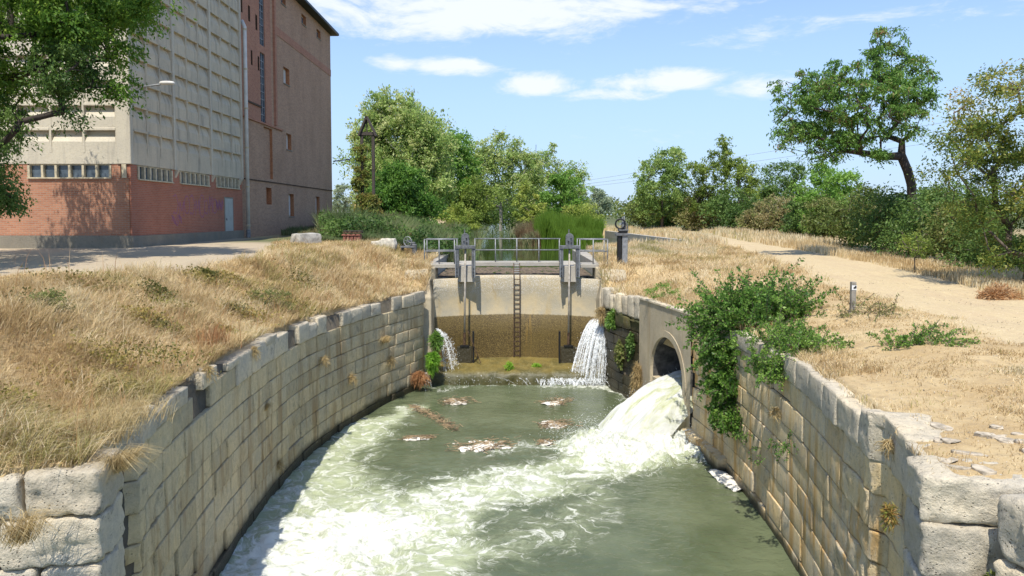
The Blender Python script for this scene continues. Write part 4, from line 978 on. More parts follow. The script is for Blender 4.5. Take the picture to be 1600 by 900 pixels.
# marker post on the right bank
x, y = xpix(1335, 17.4), 17.4; z0 = gz(x, y); pt = empty('marker_post', (x, y, z0), 'short grey waymark post between the track and the lock', 'post')
m_ = MB(); m_.box(x - .055, x + .055, y - .055, y + .055, z0 - .1, z0 + .74); m_.build('post_shaft', plain('weathered_grey_post', (.30, .27, .22), .9), pt, bevel=.008)
m_ = MB(); m_.box(x - .056, x + .058, y - .062, y - .057, z0 + .55, z0 + .66); m_.build('sign_plate', M['white'], pt)
m_ = MB(); m_.prism([(x - .018, y - .066, z0 + .575), (x + .05, y - .066, z0 + .59), (x + .05, y - .066, z0 + .65), (x + .012, y - .066, z0 + .65), (x + .012, y - .066, z0 + .625), (x - .018, y - .066, z0 + .62)], (0, .003, 0)); m_.build('sign_mark', M['black'], pt)

# ------------------------------------------------------------------ warehouse with concrete panels
FX = -15.3; FY = 29.6; TY = 41.7; TE = 62.8
wh = empty('warehouse', (-20, 34, .7), 'cream panelled warehouse on a red brick ground floor', 'warehouse')
MB().box(-46, FX - .02, FY + .02, TY, 0, 3.53).build('wall_core', M['plinth'], wh)
def sheet(name, mat, parent, pts): return MB().add(pts, [(0, 1, 2, 3)]).build(name, mat, parent)
# brick ground floor: front and side skins, with concrete plinth
MB().box(-46, FX - .005, FY - .06, FY + .02, 1.2, 3.50).build('front_wall', M['brick_front'], wh)
MB().box(FX - .02, FX + .06, FY - .06, TY, 1.18, 3.50).build('side_wall', M['brick_side'], wh)
MB().box(-46, FX + .06, FY - .12, FY - .07, -.2, 1.2).build('plinth', M['plinth'], wh)
MB().box(FX + .062, FX + .12, FY - .12, TY, -.2, 1.18).build('plinth', M['plinth'], wh)
MB().box(-46, FX - .3, FY + .25, TY, 3.5, 16.4).build('upper_core', M['panel2'], wh)
MB().box(-46, FX - .08, FY + .12, TY, 3.5, 4.08).build('band_core', M['void'], wh)
# piers in the window band (brick) and window rows
def win_front(x0, x1, n):
    f = MB(); d0, d1 = FY - .02, FY + .10; z0, z1 = 3.53, 4.05
    f.box(x0 - .05, x1 + .05, FY - .14, d1, z0 - .05, z0); f.box(x0, x1, d0, d1, z1 - .035, z1 + .01)
    wpx = (x1 - x0) / n
    for k in range(n + 1): f.box(x0 + k * wpx - .045, x0 + k * wpx + .045, FY - .09, d1, z0, z1 - .035)
    o = f.build('window', M['frame'], wh)
    for k in range(n): MB().box(x0 + k * wpx + .046, x0 + (k + 1) * wpx - .046, FY + .05, FY + .08, z0, z1 - .036).build('pane', M['glass'], o)
win_front(-19.30, -16.05, 6); win_front(-24.9, -21.4, 6)
MB().box(-16.0, FX - .35, FY - .055, FY + .1, 3.502, 4.06).build('brick_pier', M['brick_front'], wh)
MB().box(-21.34, -19.36, FY - .055, FY + .1, 3.502, 4.06).build('brick_pier', M['brick_front'], wh)
MB().box(FX - .28, FX - .10, FY - .10, FY + .1, 3.502, 4.06).build('corner_post', M['frame'], wh)
def win_side(y0, y1, n):
    f = MB(); z0, z1 = 3.50, 4.05; f.box(FX - .1, FX + .14, y0 - .05, y1 + .05, z0 - .05, z0); f.box(FX - .1, FX + .02, y0, y1, z1 - .035, z1 + .01); wpy = (y1 - y0) / n
    for k in range(n + 1): f.box(FX - .1, FX + .09, y0 + k * wpy - .06, y0 + k * wpy + .06, z0, z1 - .035)
    o = f.build('window', M['frame'], wh)
    for k in range(n): MB().box(FX - .07, FX - .04, y0 + k * wpy + .061, y0 + (k + 1) * wpy - .061, z0, z1 - .036).build('pane', M['glass'], o)
bays = [29.62, 33.4, 37.5, 41.7]
for (a, b) in ((30.15, 33.1), (33.95, 37.1), (38.1, 41.2)): win_side(a, b, 6)
for (a, b) in ((29.56, 30.08), (33.17, 33.88), (37.17, 38.03), (41.27, 41.7)):
    MB().box(FX - .1, FX + .05, a, b, 3.502, 4.06).build('brick_pier', M['brick_side'], wh)
for yb in (33.5, 37.6, 41.4):
    MB().prism([(FX + .05, yb - .10, 3.72), (FX + .05, yb - .10, 4.06), (FX + .22, yb - .10, 4.06)], (0, .2, 0)).build('bracket', M['panel'], wh)
# panel cells: unit mesh u along X, face towards -Y, then turned for the side
def cell_mesh(w_, h_, d_=.24):
    b = .045; zl_, zm, zt_ = 0, .44 * h_, .90 * h_; V = []; Fc = []
    def q4(*p): k = len(V); V.extend(p); Fc.append((k, k + 1, k + 2, k + 3))
    q4((b, 0, 0), (w_ - b, 0, 0), (w_ - b, 0, zm), (b, 0, zm))
    q4((b, 0, zm), (w_ - b, 0, zm), (w_ - b, d_, zt_), (b, d_, zt_))
    q4((b, d_, zt_), (w_ - b, d_, zt_), (w_ - b, -.03, zt_), (b, -.03, zt_))
    q4((b, -.03, zt_), (w_ - b, -.03, zt_), (w_ - b, -.03, h_ - .02), (b, -.03, h_ - .02)); q4((b, -.03, h_ - .02), (w_ - b, -.03, h_ - .02), (w_ - b, 0, h_), (b, 0, h_))
    for s0, s1 in ((0, b), (w_ - b, w_)): q4((s0, -.012, 0), (s1, -.012, 0), (s1, -.012, h_), (s0, -.012, h_))
    for s_ in (b, w_ - b):
        k = len(V); V.extend([(s_, -.012, zm * .6), (s_, 0, zm), (s_, d_, zt_), (s_, -.03, zt_)]); Fc.append((k, k + 1, k + 2, k + 3))
    me = bpy.data.meshes.new('panel'); me.from_pydata(V, [], Fc); me.update(); return me
cm = cell_mesh(1.32, .98); cm.materials.append(M['panel']); cm2 = cell_mesh(1.0, .98, .14); cm2.materials.append(M['panel2'])
whp = worldloc(wh)
def put(me, name, loc, rz, sc=(1, 1, 1)):
    o = bpy.data.objects.new(name, me); COL.objects.link(o); o.parent = wh; o.location = Vector(loc) - whp; o.rotation_euler = (0, 0, rz); o.scale = sc; return o
for r_ in range(12):
    for c_ in range(7): put(cm, 'panel', (FX - .45 - 1.32 * (c_ + 1), FY - .07, 4.52 + .98 * r_), 0)
    for bi in range(3):
        y0, y1 = bays[bi] + (.16 if bi == 0 else .10), bays[bi + 1] - .10; wc = (y1 - y0) / 3
        for c_ in range(3): put(cm2, 'panel', (FX + .07, y0 + wc * c_, 4.52 + .98 * r_), math.pi / 2, (wc, 1, 1))
MB().box(-46, FX - .45, FY - .075, FY + .3, 4.07, 4.518).build('base_panel', M['panel'], wh)
MB().box(FX - .3, FX + .072, FY + .1, TY, 4.07, 4.518).build('base_panel', M['panel2'], wh)
MB().box(FX - .448, FX + .11, FY - .11, FY + .13, 4.06, 16.4).build('corner_pilaster', M['panel'], wh, bevel=.02)
for yb in bays[1:]: MB().box(FX - .2, FX + .13, yb - .098, yb + .098, 4.065, 16.4).build('pilaster', M['panel'], wh, bevel=.01)
MB().box(-46, FX - .45 - 9.25, FY - .06, FY + .3, 4.52, 16.4).build('plain_panel', M['panel'], wh)
MB().box(-46.2, FX + .25, FY - .25, TY, 16.4, 16.7).build('roof', M['roof'], wh)
dr = MB().box(FX + .06, FX + .085, 39.15, 40.2, .72, 2.92).build('door', M['door'], wh, bevel=.004)
MB().box(FX + .085, FX + .12, 39.24, 39.30, 1.75, 1.86).build('handle', M['metal'], dr)
MB().box(FX + .04, FX + .075, 39.05, 40.3, .7, 3.0).build('door_frame', M['plinth'], wh)
# faded graffiti: long looping strokes, far too worn to read
gr = MB(); rg = random.Random(12)
def stroke(pts, w_=.035):
    for (a, b) in zip(pts[:-1], pts[1:]):
        dx, dz = b[0] - a[0], b[1] - a[1]; L_ = math.hypot(dx, dz) or 1; nx, nz = -dz / L_ * w_ / 2, dx / L_ * w_ / 2
        gr.add([(FX + .0635, a[0] + nx, a[1] + nz), (FX + .0635, a[0] - nx, a[1] - nz), (FX + .0635, b[0] - nx, b[1] - nz), (FX + .0635, b[0] + nx, b[1] + nz)], [(0, 1, 2, 3)])
y_ = 33.2
for L_ in range(9):
    hgt = rg.uniform(.7, 1.15); z_ = 2.0 + rg.uniform(-.1, .15); wd = rg.uniform(.35, .6); kind = L_ % 3
    if kind == 0: stroke([(y_ + wd * .5 * (1 - math.cos(t)), z_ + hgt * (1 - math.cos(t * .5)) * .5 + .1 * math.sin(3 * t)) for t in np.linspace(0, 6.0, 22)])
    elif kind == 1: stroke([(y_, z_), (y_ + .05, z_ + hgt), (y_ + wd * .5, z_ + hgt * .4), (y_ + wd, z_ + hgt), (y_ + wd, z_ + .05)])
    else: stroke([(y_ + wd / 2 + wd / 2 * math.cos(t), z_ + hgt / 2 + hgt / 2 * math.sin(t)) for t in np.linspace(0, 6.3, 20)])
    y_ += wd + .08
for k in range(3): stroke([(33.0 + t, 1.75 + .2 * math.sin(t * 9 + k) + k * .05) for t in np.linspace(0, 1.0, 24)], .03)
for k in range(3): stroke([(38.0 + t * .7, 2.5 + .22 * math.sin(t * 11 + k) + k * .05) for t in np.linspace(0, 1.3, 24)], .03)
gfo = gr.build('graffiti', M['purple'], wh); gfo['kind'] = 'stuff'

# drain pipe
dp = empty('drain_pipe', (FX + .25, 41.95, .8), 'long pale drain pipe between the warehouse and the brick tower', 'drain pipe')
MB().tube([(FX + .28, 41.95, .75), (FX + .28, 41.95, 12.6), (FX + .12, 41.95, 12.95)], .105, 10).build('pipe', M['white_paint'], dp, smooth=True)
for k in range(6): MB().tube([(FX + .28, 41.95, 1.4 + k * 2.2), (FX + .28, 41.95, 1.5 + k * 2.2)], .125, 10).build('collar', M['frame'], dp)
MB().tube([(FX + .28, 41.95, .75), (FX + .28, 41.95, 1.2)], .12, 10).build('boot', M['metal_lt'], dp)

# wall lamp on the warehouse corner
lp = empty('street_lamp', (FX - .1, FY - .1, 7.1), 'grey arm lamp sticking out from the corner of the warehouse', 'lamp')
a0 = at(212, 137, 29.3); a1 = at(250, 132, 28.6); a2 = at(266, 131, 28.4)
MB().tube([a0, a1], .035, 8).build('arm', M['metal_lt'], lp, smooth=True)
P0, Fc = grid_box(6, 4, 3, .25); q = P0 / (1 + .25 * (np.linalg.norm(P0, axis=1, keepdims=True) ** 2 - 1).clip(0, 2)) * [.30, .13, .085]; q[:, 2] *= np.where(q[:, 2] < 0, .5, 1.2); q += np.array(a2) - [.12, 0, -.01]
link('lamp_head', npmesh('lamp_head', q, Fc), M['white_paint'], lp, smooth=True)

# ------------------------------------------------------------------ brick tower
tw = empty('brick_tower', (-24, 52, .7), 'tall brown brick mill tower with a few small windows', 'tower')
HT = 17.2
openings = []     # y0,y1,z0,z1,depth,kind
for (px0, px1, za, zb_, kd) in ((447, 456, 10.9, 12.0, 'w'), (450, 457.5, 6.5, 7.6, 'w'), (452, 460, 1.95, 3.5, 'w'), (494, 500, 2.0, 3.5, 'w'), (476, 483, 16.0, 16.7, 's'), (499, 505, 16.0, 16.65, 's'), (445, 452, 16.1, 16.8, 's'),
                              (411, 419, 12.4, 17.05, 'g'), (411, 419, 7.75, 11.95, 'g'), (417, 425.5, 2.7, 3.75, 'a'), (415, 428, 4.32, 7.5, 'r'),
                              (383, 385.5, 13.5, 14.4, 'l'), (394, 397, 13.3, 14.2, 'l'), (405, 408, 13.1, 14.0, 'l'), (386.5, 389, 10.95, 11.8, 'l'), (397, 399.5, 10.85, 11.7, 'l'), (407.5, 410, 10.75, 11.6, 'l')):
    openings.append((-FX * F_PX / (800 - px0), -FX * F_PX / (800 - px1), za, zb_, kd))
ys = sorted(set([TY, TE] + [v for o_ in openings for v in o_[:2]])); zs = sorted(set([-.2, HT] + [v for o_ in openings for v in o_[2:4]]))
wm = MB(); wm2 = MB(); YS = -FX * F_PX / (800 - 434)
for i_ in range(len(ys) - 1):
    for k in range(len(zs) - 1):
        ym, zm = (ys[i_] + ys[i_ + 1]) / 2, (zs[k] + zs[k + 1]) / 2
        if any(o_[0] < ym < o_[1] and o_[2] < zm < o_[3] for o_ in openings): continue
        (wm2 if ym < YS and zm > 7.6 else wm).add([(FX, ys[i_], zs[k]), (FX, ys[i_ + 1], zs[k]), (FX, ys[i_ + 1], zs[k + 1]), (FX, ys[i_], zs[k + 1])], [(0, 1, 2, 3)])
wm.build('side_wall', M['brick_tower'], tw); wm2.build('side_wall', M['brick_tower_red'], tw)
MB().add([(FX, TE, -.2), (-34, TE, -.2), (-34, TE, HT), (FX, TE, HT)], [(0, 1, 2, 3)]).build('end_wall', M['brick_tower_end'], tw)
MB().add([(FX, TY, -.2), (-34, TY, -.2), (-34, TY, HT + .02), (FX, TY, HT + .02)], [(0, 1, 2, 3)]).build('end_wall', M['brick_tower_end'], tw)
for (a, b, c_, d_, kd) in openings:
    dp_ = {'w': .26, 's': .22, 'g': .12, 'a': .3, 'r': .16, 'l': .12}[kd]; xi = FX - dp_
    f = MB(); f.add([(FX, a, c_), (FX, b, c_), (xi, b, c_), (xi, a, c_)], [(0, 1, 2, 3)]); f.add([(FX, a, d_), (FX, b, d_), (xi, b, d_), (xi, a, d_)], [(0, 1, 2, 3)])
    f.add([(FX, a, c_), (xi, a, c_), (xi, a, d_), (FX, a, d_)], [(0, 1, 2, 3)]); f.add([(FX, b, c_), (xi, b, c_), (xi, b, d_), (FX, b, d_)], [(0, 1, 2, 3)])
    f.build('reveal', M['rust' if kd == 'l' else ('orange_brick' if kd in 'wars' else 'brick_tower_red')], tw)
    back = {'w': 'frame', 's': 'frame', 'g': 'glass', 'a': 'orange_brick', 'r': 'brick_tower', 'l': 'rust'}[kd]
    o = MB().add([(xi, a, c_), (xi, b, c_), (xi, b, d_), (xi, a, d_)], [(0, 1, 2, 3)]).build('window' if kd in 'wsg' else 'recess', M[back], tw)
    if kd == 'g':
        nv = int((d_ - c_) / .42)
        for k in range(nv + 1): z_ = c_ + (d_ - c_) * k / nv; MB().box(xi + .005, xi + .05, a + .01, b - .01, z_ - .02, z_ + .02).build('glazing_bar', M['metal_lt'], o)
        for yy in (a + .02, (a + b) / 2, b - .02): MB().box(xi + .006, xi + .055, yy - .02, yy + .02, c_ + .01, d_ - .01).build('glazing_bar', M['metal_lt'], o)
    if kd in 'ws':
        MB().box(xi + .01, xi + .03, a + .1, b - .1, c_ + .1, d_ - .1).build('pane', M['glass' if kd == 's' else 'white_paint'], o)
        MB().box(xi, FX + .05, a - .05, b + .05, c_ - .07, c_ - .003).build('sill', M['plinth'], tw)
def band(y0, y1, z, h=.12, t=.07, mat='rust'): MB().box(FX - .01, FX + t, y0, y1, z - h / 2, z + h / 2).build('string_course', M[mat], tw)
band(TY + .5, 49.3, 7.66, .10, .10, 'brick_tower_red'); band(TY + .5, TE, 4.12, .07, .05, 'rust'); band(42.8, 45.3, 8.62, .10, .07, 'rust')
band(YS, TE, 14.0, .55, .03, 'brick_tower_red')
MB().box(FX - .01, FX + .14, YS - .35, YS - .02, 7.8, HT).build('pilaster', M['brick_tower_red'], tw)
MB().box(-34.4, FX + .55, TY - .2, TE + .5, HT + .003, HT + .14).build('eave', M['roof'], tw)
MB().box(FX + .48, FX + .64, TY - .2, TE + .5, HT + .02, HT + .2).build('gutter', M['metal_dk'], tw)
MB().add([(FX + .5, TY, HT + .15), (FX + .5, TE + .4, HT + .15), (-24.6, TE + .4, HT + 3.2), (-24.6, TY, HT + 3.2), (-34.2, TE + .4, HT + .15), (-34.2, TY, HT + .15)], [(0, 1, 2, 3), (3, 2, 4, 5), (1, 4, 2), (0, 3, 5)]).build('roof', M['roof'], tw)
ta = empty('street_lamp', (FX, 63.0, 7), 'thin arm lamp on the far corner of the brick tower', 'lamp')
MB().tube([at(521, 253, 62.9), at(524, 251.5, 62.9), at(543, 249.5, 62.9)], .05, 6).build('arm', M['metal_lt'], ta)
MB().box(at(541, 250, 62.9).x, at(547, 250, 62.9).x, 62.8, 63.0, at(541, 250.3, 62.9).z, at(541, 248.3, 62.9).z).build('lamp_head', M['metal_lt'], ta, bevel=.02)

# ------------------------------------------------------------------ plants
def leaf_mesh(name, C_, U, L_, W_, tint, mat, parent=None, origin=None):
    """one diamond per leaf: centre, long axis, sizes"""
    n = len(C_); U = U / (np.linalg.norm(U, axis=1, keepdims=True) + 1e-9); rv = RNG.normal(size=(n, 3)); S = np.cross(U, rv); S /= np.linalg.norm(S, axis=1, keepdims=True) + 1e-9
    nrm = np.cross(U, S) * (L_ * .12)[:, None]
    V = np.stack([C_ - U * (L_ / 2)[:, None], C_ + S * (W_ / 2)[:, None] - U * (L_ * .08)[:, None] + nrm, C_ + U * (L_ / 2)[:, None] - nrm * .5, C_ - S * (W_ / 2)[:, None] - U * (L_ * .08)[:, None] + nrm], 1).reshape(-1, 3)
    Fc = np.arange(4 * n).reshape(-1, 4)
    return link(name, npmesh(name, V, Fc, {'tint': np.repeat(tint, 4)}), M[mat] if isinstance(mat, str) else mat, parent, origin)

def skeleton(base, top_nodes, targets, rng, r_min, bend=.12, trunk=None):
    """grow limbs from trunk nodes to the clump centres; returns nodes, parent"""
    nodes = [np.array(p, float) for p in trunk]; par = [-1] + list(range(len(trunk) - 1)); dpt = [i_ * 1.0 for i_ in range(len(trunk))]
    T = np.array(targets); order = np.argsort(np.linalg.norm(T - nodes[min(len(nodes) - 1, 2)], axis=1)); leafn = []
    for ti in order:
        t = T[ti]; N = np.array(nodes); dd = np.linalg.norm(N - t, axis=1); pen = np.where(N[:, 2] > t[2] + .2, 1.2, 0) + .15 * np.array(dpt); pen[0] += 6
        j = int(np.argmin(dd + pen)); p = nodes[j]; k = max(1, int(dd[j] / .8)); pj_ = j
        for s_ in range(1, k + 1):
            f = s_ / k; qn = p + (t - p) * f + rng.normal(size=3) * bend * dd[j] * (1 - f) * .5; qn[2] += bend * dd[j] * math.sin(f * math.pi) * .5
            nodes.append(qn); par.append(pj_); dpt.append(dpt[pj_] + .6); pj_ = len(nodes) - 1
        leafn.append(pj_)
    w_ = np.zeros(len(nodes)); w_[leafn] += 1
    for i_ in range(len(nodes) - 1, 0, -1): w_[par[i_]] += w_[i_]
    return np.array(nodes), par, w_
def limb_mesh(nodes, par, w_, r0, rmin, ex=.5, n=6):
    rad = np.maximum(r0 * (w_ / w_[0]) ** ex, rmin); V = []; Fc = []
    for i_ in range(1, len(nodes)):
        a, b = nodes[par[i_]], nodes[i_]; t = b - a; L_ = np.linalg.norm(t)
        if L_ < 1e-5: continue
        t /= L_; u = np.cross(t, [0.3, .9, .1]); u /= np.linalg.norm(u) + 1e-9; v = np.cross(t, u); ra = min(rad[par[i_]], rad[i_] * 1.5); rb = rad[i_]; k0 = len(V)
        for (c_, r_) in ((a - t * ra * .2, ra), (b + t * rb * .2, rb)):
            for k in range(n): th = 2 * math.pi * k / n; V.append(c_ + (u * math.cos(th) + v * math.sin(th)) * r_)
        for k in range(n): Fc.append((k0 + k, k0 + (k + 1) % n, k0 + n + (k + 1) % n, k0 + n + k))
    return np.array(V), np.array(Fc)

def crown_points(ells, n, rng, hollow=.55):
    """clump centres inside a union of ellipsoids, biased to the outside"""
    P_ = []; vols = np.array([e[3] * e[4] * e[5] for e in ells]) ** .8; pr = vols / vols.sum()
    while len(P_) < n:
        e = ells[rng.choice(len(ells), p=pr)]; d_ = rng.normal(size=3); d_ /= np.linalg.norm(d_); r_ = (hollow ** 3 + (1 - hollow ** 3) * rng.random()) ** (1 / 3)
        P_.append(np.array(e[:3]) + d_ * r_ * np.array(e[3:6]))
    return np.array(P_)
def tree(name, label, cat, base, ells, n_clump, per, cr, leaf, mat, bark='bark', r0=.2, group=None, trunk_top=None, droop=.3, seed=1, flat=.6, hollow=.5, tint_top=.0, base_tint=.45, lean=None, aspect=.45, twigs=True, spray=None, extra_bare=0, rmin=.012):
    rng = np.random.default_rng(seed); base = np.array(base, float); root = empty(name, tuple(base), label, cat, group)
    cl = crown_points(ells, n_clump, rng, hollow); zc = np.array([e[2] for e in ells]).mean()
    tt = np.array(trunk_top if trunk_top is not None else (np.array(ells[0][:3]) * [1, 1, 1] - [0, 0, ells[0][5] * .35]), float); nt = max(3, int(np.linalg.norm(tt - base) / .7))
    trunk = [base + (tt - base) * (k / nt) + (rng.normal(size=3) * [.07, .07, 0] * (0 < k) * np.linalg.norm(tt - base) * .12) for k in range(nt + 1)]; trunk[0][2] -= .2
    bare = [tuple(p) for p in (crown_points(ells, extra_bare, rng, .6) if extra_bare else [])]
    tg = list(cl) + [np.array(b) for b in bare]
    nodes, par, w_ = skeleton(base, None, tg, rng, .01, trunk=trunk)
    V, Fc = limb_mesh(nodes, par, w_, r0, rmin, .55)
    link('trunk', npmesh('trunk', V, Fc), M[bark], root, smooth=True)
    # leaves: sprays round each clump
    cs = cr * rng.uniform(.6, 1.35, n_clump); N = n_clump * per; ci = rng.integers(0, n_clump, N)
    nsp = n_clump * 9; sc = rng.integers(0, n_clump, nsp); sd = rng.normal(size=(nsp, 3)); sd /= np.linalg.norm(sd, axis=1, keepdims=True); sd[:, 2] = sd[:, 2] * flat - droop * .4
    si = rng.integers(0, nsp, N); ci = sc[si]; t = rng.random(N) ** .6
    C_ = cl[ci] + sd[si] * (cs[ci] * t)[:, None] - np.array([0, 0, 1]) * (droop * cs[ci] * t ** 2 * .5)[:, None] + rng.normal(size=(N, 3)) * (.14 * cs[ci])[:, None]
    U = sd[si] * .7 + rng.normal(size=(N, 3)) * .6 - np.array([0, 0, droop]); ctint = rng.normal(size=n_clump) * .13; h = (C_[:, 2] - (zc - 2)) / 6
    tint = np.clip(base_tint + ctint[ci] + rng.normal(size=N) * .15 + tint_top * np.clip(h, 0, 1), 0, 1)
    L_ = leaf * rng.uniform(.6, 1.35, N); leaf_mesh('crown', C_, U, L_, L_ * aspect, tint, mat, root)
    return root

# big near tree at top left (trunk outside the picture)
tree('locust_tree', 'bright green leafy tree hanging in at the top left corner', 'tree', (-18.4, 22.8, .6),
     [(-15.6, 23, 8.9, 4.6, 3.0, 2.7), (-12.9, 22.4, 8.6, 2.1, 2.0, 2.0), (-12.4, 22.2, 6.7, 1.1, 1.0, 1.2), (-16.4, 22.5, 6.0, 1.4, 1.6, 1.6), (-11.7, 22.2, 9.0, 1.3, 1.2, 1.4), (-17.2, 24.6, 9.2, 3.0, 1.8, 1.3)], 260, 320, .75, .13, 'lf_near', 'bark_dk', .26, trunk_top=(-17.2, 22.8, 5.2), seed=4, droop=.5, base_tint=.5, hollow=.35)
tree('dark_leaf_tree', 'darker drooping foliage at the left edge below the bright tree', 'tree', (-18.2, 21.5, .6),
     [(-15.1, 21.5, 4.7, 1.1, 1.0, .9), (-15.0, 21.3, 2.9, .85, .7, .75), (-13.0, 21.6, 6.3, .9, .8, .9), (-12.7, 21.6, 4.95, .8, .5, .25)], 60, 240, .55, .11, 'lf_dark', 'bark_dk', .14, trunk_top=(-17.2, 21.5, 4.4), seed=14, droop=.5, extra_bare=40)
# trees outside the picture on the left whose shade lies on the track
tree('locust_tree', 'leafy tree by the left track outside the picture', 'tree', (-17.5, 15.5, .6), [(-16.4, 15.5, 6.4, 4.0, 4.6, 2.5)], 110, 190, .9, .28, 'lf_near', 'bark_dk', .24, seed=24)

def T(px, D, py=None):
    x = (px - 800) / F_PX * D
    return x if py is None else EYE + (337 - py) / F_PX * D
def simple_tree(name, label, cat, px, D, top, wpx, mat, n=60, per=150, leaf=.3, crown_bottom=.15, seed=1, shape='round', bark='bark', group=None, base_tint=.5, extra_bare=0, bottom_z=None, r0=None, flat=.7, droop=.2, cr=None, hollow=.45, rmin=.02, tint_top=.1):
    x = T(px, D); z0 = gz(x, D); zt_ = T(px, D, top); hw = wpx / 2 / F_PX * D; H = zt_ - z0; zb_ = z0 + H * crown_bottom; rng = random.Random(seed)
    if shape == 'round':
        ells = [(x, D, (zb_ + zt_) / 2, hw * .86, hw * .8, (zt_ - zb_) / 2 * .88), (x - hw * .35, D - hw * .2, zb_ + (zt_ - zb_) * .38, hw * .62, hw * .5, (zt_ - zb_) * .3), (x + hw * .4, D, zb_ + (zt_ - zb_) * .33, hw * .58, hw * .5, (zt_ - zb_) * .28), (x + hw * rng.uniform(-.3, .3), D, zt_ - H * .2, hw * .5, hw * .5, H * .17)]
    else:      # several upright leaders
        ells = []
        for k in range(5): cx = x + hw * (-.75 + k * .375) ; hh = H * rng.uniform(.72, 1.0) if k != 2 else H; ells.append((cx, D + rng.uniform(-.5, .5), z0 + hh * .58, hw * .26, hw * .3, hh * .40))
    return tree(name, label, cat, (x, D, z0), ells, n, per, cr or max(.5, hw * .30), leaf, mat, bark, r0 or H * .018, group, seed=seed, base_tint=base_tint, extra_bare=extra_bare, flat=flat, droop=droop, hollow=hollow, trunk_top=(x, D, z0 + H * .45), rmin=rmin, tint_top=tint_top)

# trees along the canal above the lock
tree('poplar_tree', 'tallest pale green tree on the left bank behind the brick tower', 'tree', (-11.5, 80, .4), [(-12.3, 80, 9.0, 4.6, 3.6, 5.2), (-15.6, 80, 8.8, 2.4, 2.2, 3.4), (-8.8, 80.5, 8.4, 2.7, 2.6, 4.0), (-12, 79, 4.5, 5.4, 3, 2.8), (-13, 80, 12.3, 2.6, 2.2, 2.4)], 300, 210, 1.35, .34, 'lf_poplar', 'bark_pale', .28, trunk_top=(-11.8, 80, 6.5), seed=31, droop=-.25, flat=1.1, base_tint=.58, tint_top=.15, hollow=.3, rmin=.03)
simple_tree('elm_tree', 'dense rounded dark green tree in front of the tallest poplar', 'tree', 628, 66, 258, 124, 'lf_robinia', 120, 200, .26, .02, 33, base_tint=.40)
simple_tree('elm_tree', 'mid green tree to the right of the tallest poplar', 'tree', 700, 92, 200, 120, 'lf_robinia', 150, 160, .36, .05, 34, base_tint=.68)
simple_tree('poplar_tree', 'yellow green tree whose bare trunk shows above the canal end', 'tree', 782, 104, 204, 128, 'lf_poplar', 170, 130, .36, .16, 35, 'up', 'bark_pale', base_tint=.62, extra_bare=30, rmin=.035, cr=1.5)
simple_tree('alder_tree', 'low green tree left of the yellow green one above the canal', 'tree', 745, 90, 275, 90, 'lf_yellow', 60, 150, .3, .05, 36, base_tint=.25)
simple_tree('poplar_tree', 'thin half bare pale tree at the right end of the left tree group', 'tree', 864, 110, 220, 100, 'lf_poplar', 130, 95, .36, .12, 37, 'up', 'bark_pale', base_tint=.6, extra_bare=70, rmin=.04, cr=1.2)
simple_tree('alder_tree', 'green bushy tree beneath the half bare pale one', 'tree', 876, 96, 262, 84, 'lf_robinia', 80, 150, .3, .03, 38, base_tint=.6)
simple_tree('alder_tree', 'yellowing bushy tree between the trunk and the half bare one', 'tree', 832, 92, 283, 62, 'lf_yellow', 40, 130, .28, .03, 39, base_tint=.75)
simple_tree('willow_shrub', 'light green shrub over the bright rushes', 'shrub', 912, 88, 318, 84, 'lf_yellow', 50, 150, .22, .0, 40, base_tint=.6)
simple_tree('willow_shrub', 'yellowish shrub left of the end of the canal', 'shrub', 715, 76, 318, 76, 'lf_yellow', 50, 140, .22, .0, 41, base_tint=.55)
simple_tree('willow_shrub', 'dark shrub at the end of the canal by the trunk', 'shrub', 800, 118, 286, 150, 'lf_dark', 80, 120, .34, .0, 42, base_tint=.4)
simple_tree('olive_tree', 'small silvery tree right of the left tree group', 'tree', 934, 150, 290, 52, 'lf_silver', 60, 110, .4, .0, 43)
simple_tree('olive_tree', 'second smaller silvery tree next to the group of poplars', 'tree', 905, 165, 289, 30, 'lf_silver', 40, 100, .4, .0, 44)
simple_tree('olive_tree', 'silvery tree beyond the fence right of the brick tower', 'tree', 537, 150, 284, 44, 'lf_silver', 50, 100, .4, .0, 45)
simple_tree('elm_tree', 'round green tree at the left end of the right tree group', 'tree', 1034, 92, 226, 92, 'lf_poplar', 110, 150, .30, .08, 46, base_tint=.35, tint_top=.1)
simple_tree('poplar_tree', 'upright pale tree with several leaders over the right hedge', 'tree', 1126, 88, 208, 104, 'lf_yellow', 110, 110, .30, .08, 47, 'up', 'bark', base_tint=.3, rmin=.03, cr=1.0)
simple_tree('elm_tree', 'dark rounded tree behind the right hedge', 'tree', 1222, 98, 250, 110, 'lf_dark', 80, 150, .34, .02, 48, base_tint=.5)
simple_tree('elm_tree', 'light green tree behind the hedge left of the leaning trunk', 'tree', 1300, 60, 250, 112, 'lf_robinia', 90, 150, .24, .02, 49, base_tint=.85)
simple_tree('elm_tree', 'green tree behind the hedge under the orange leaved tree', 'tree', 1490, 40, 285, 150, 'lf_dark', 60, 150, .2, .02, 50, base_tint=.6)
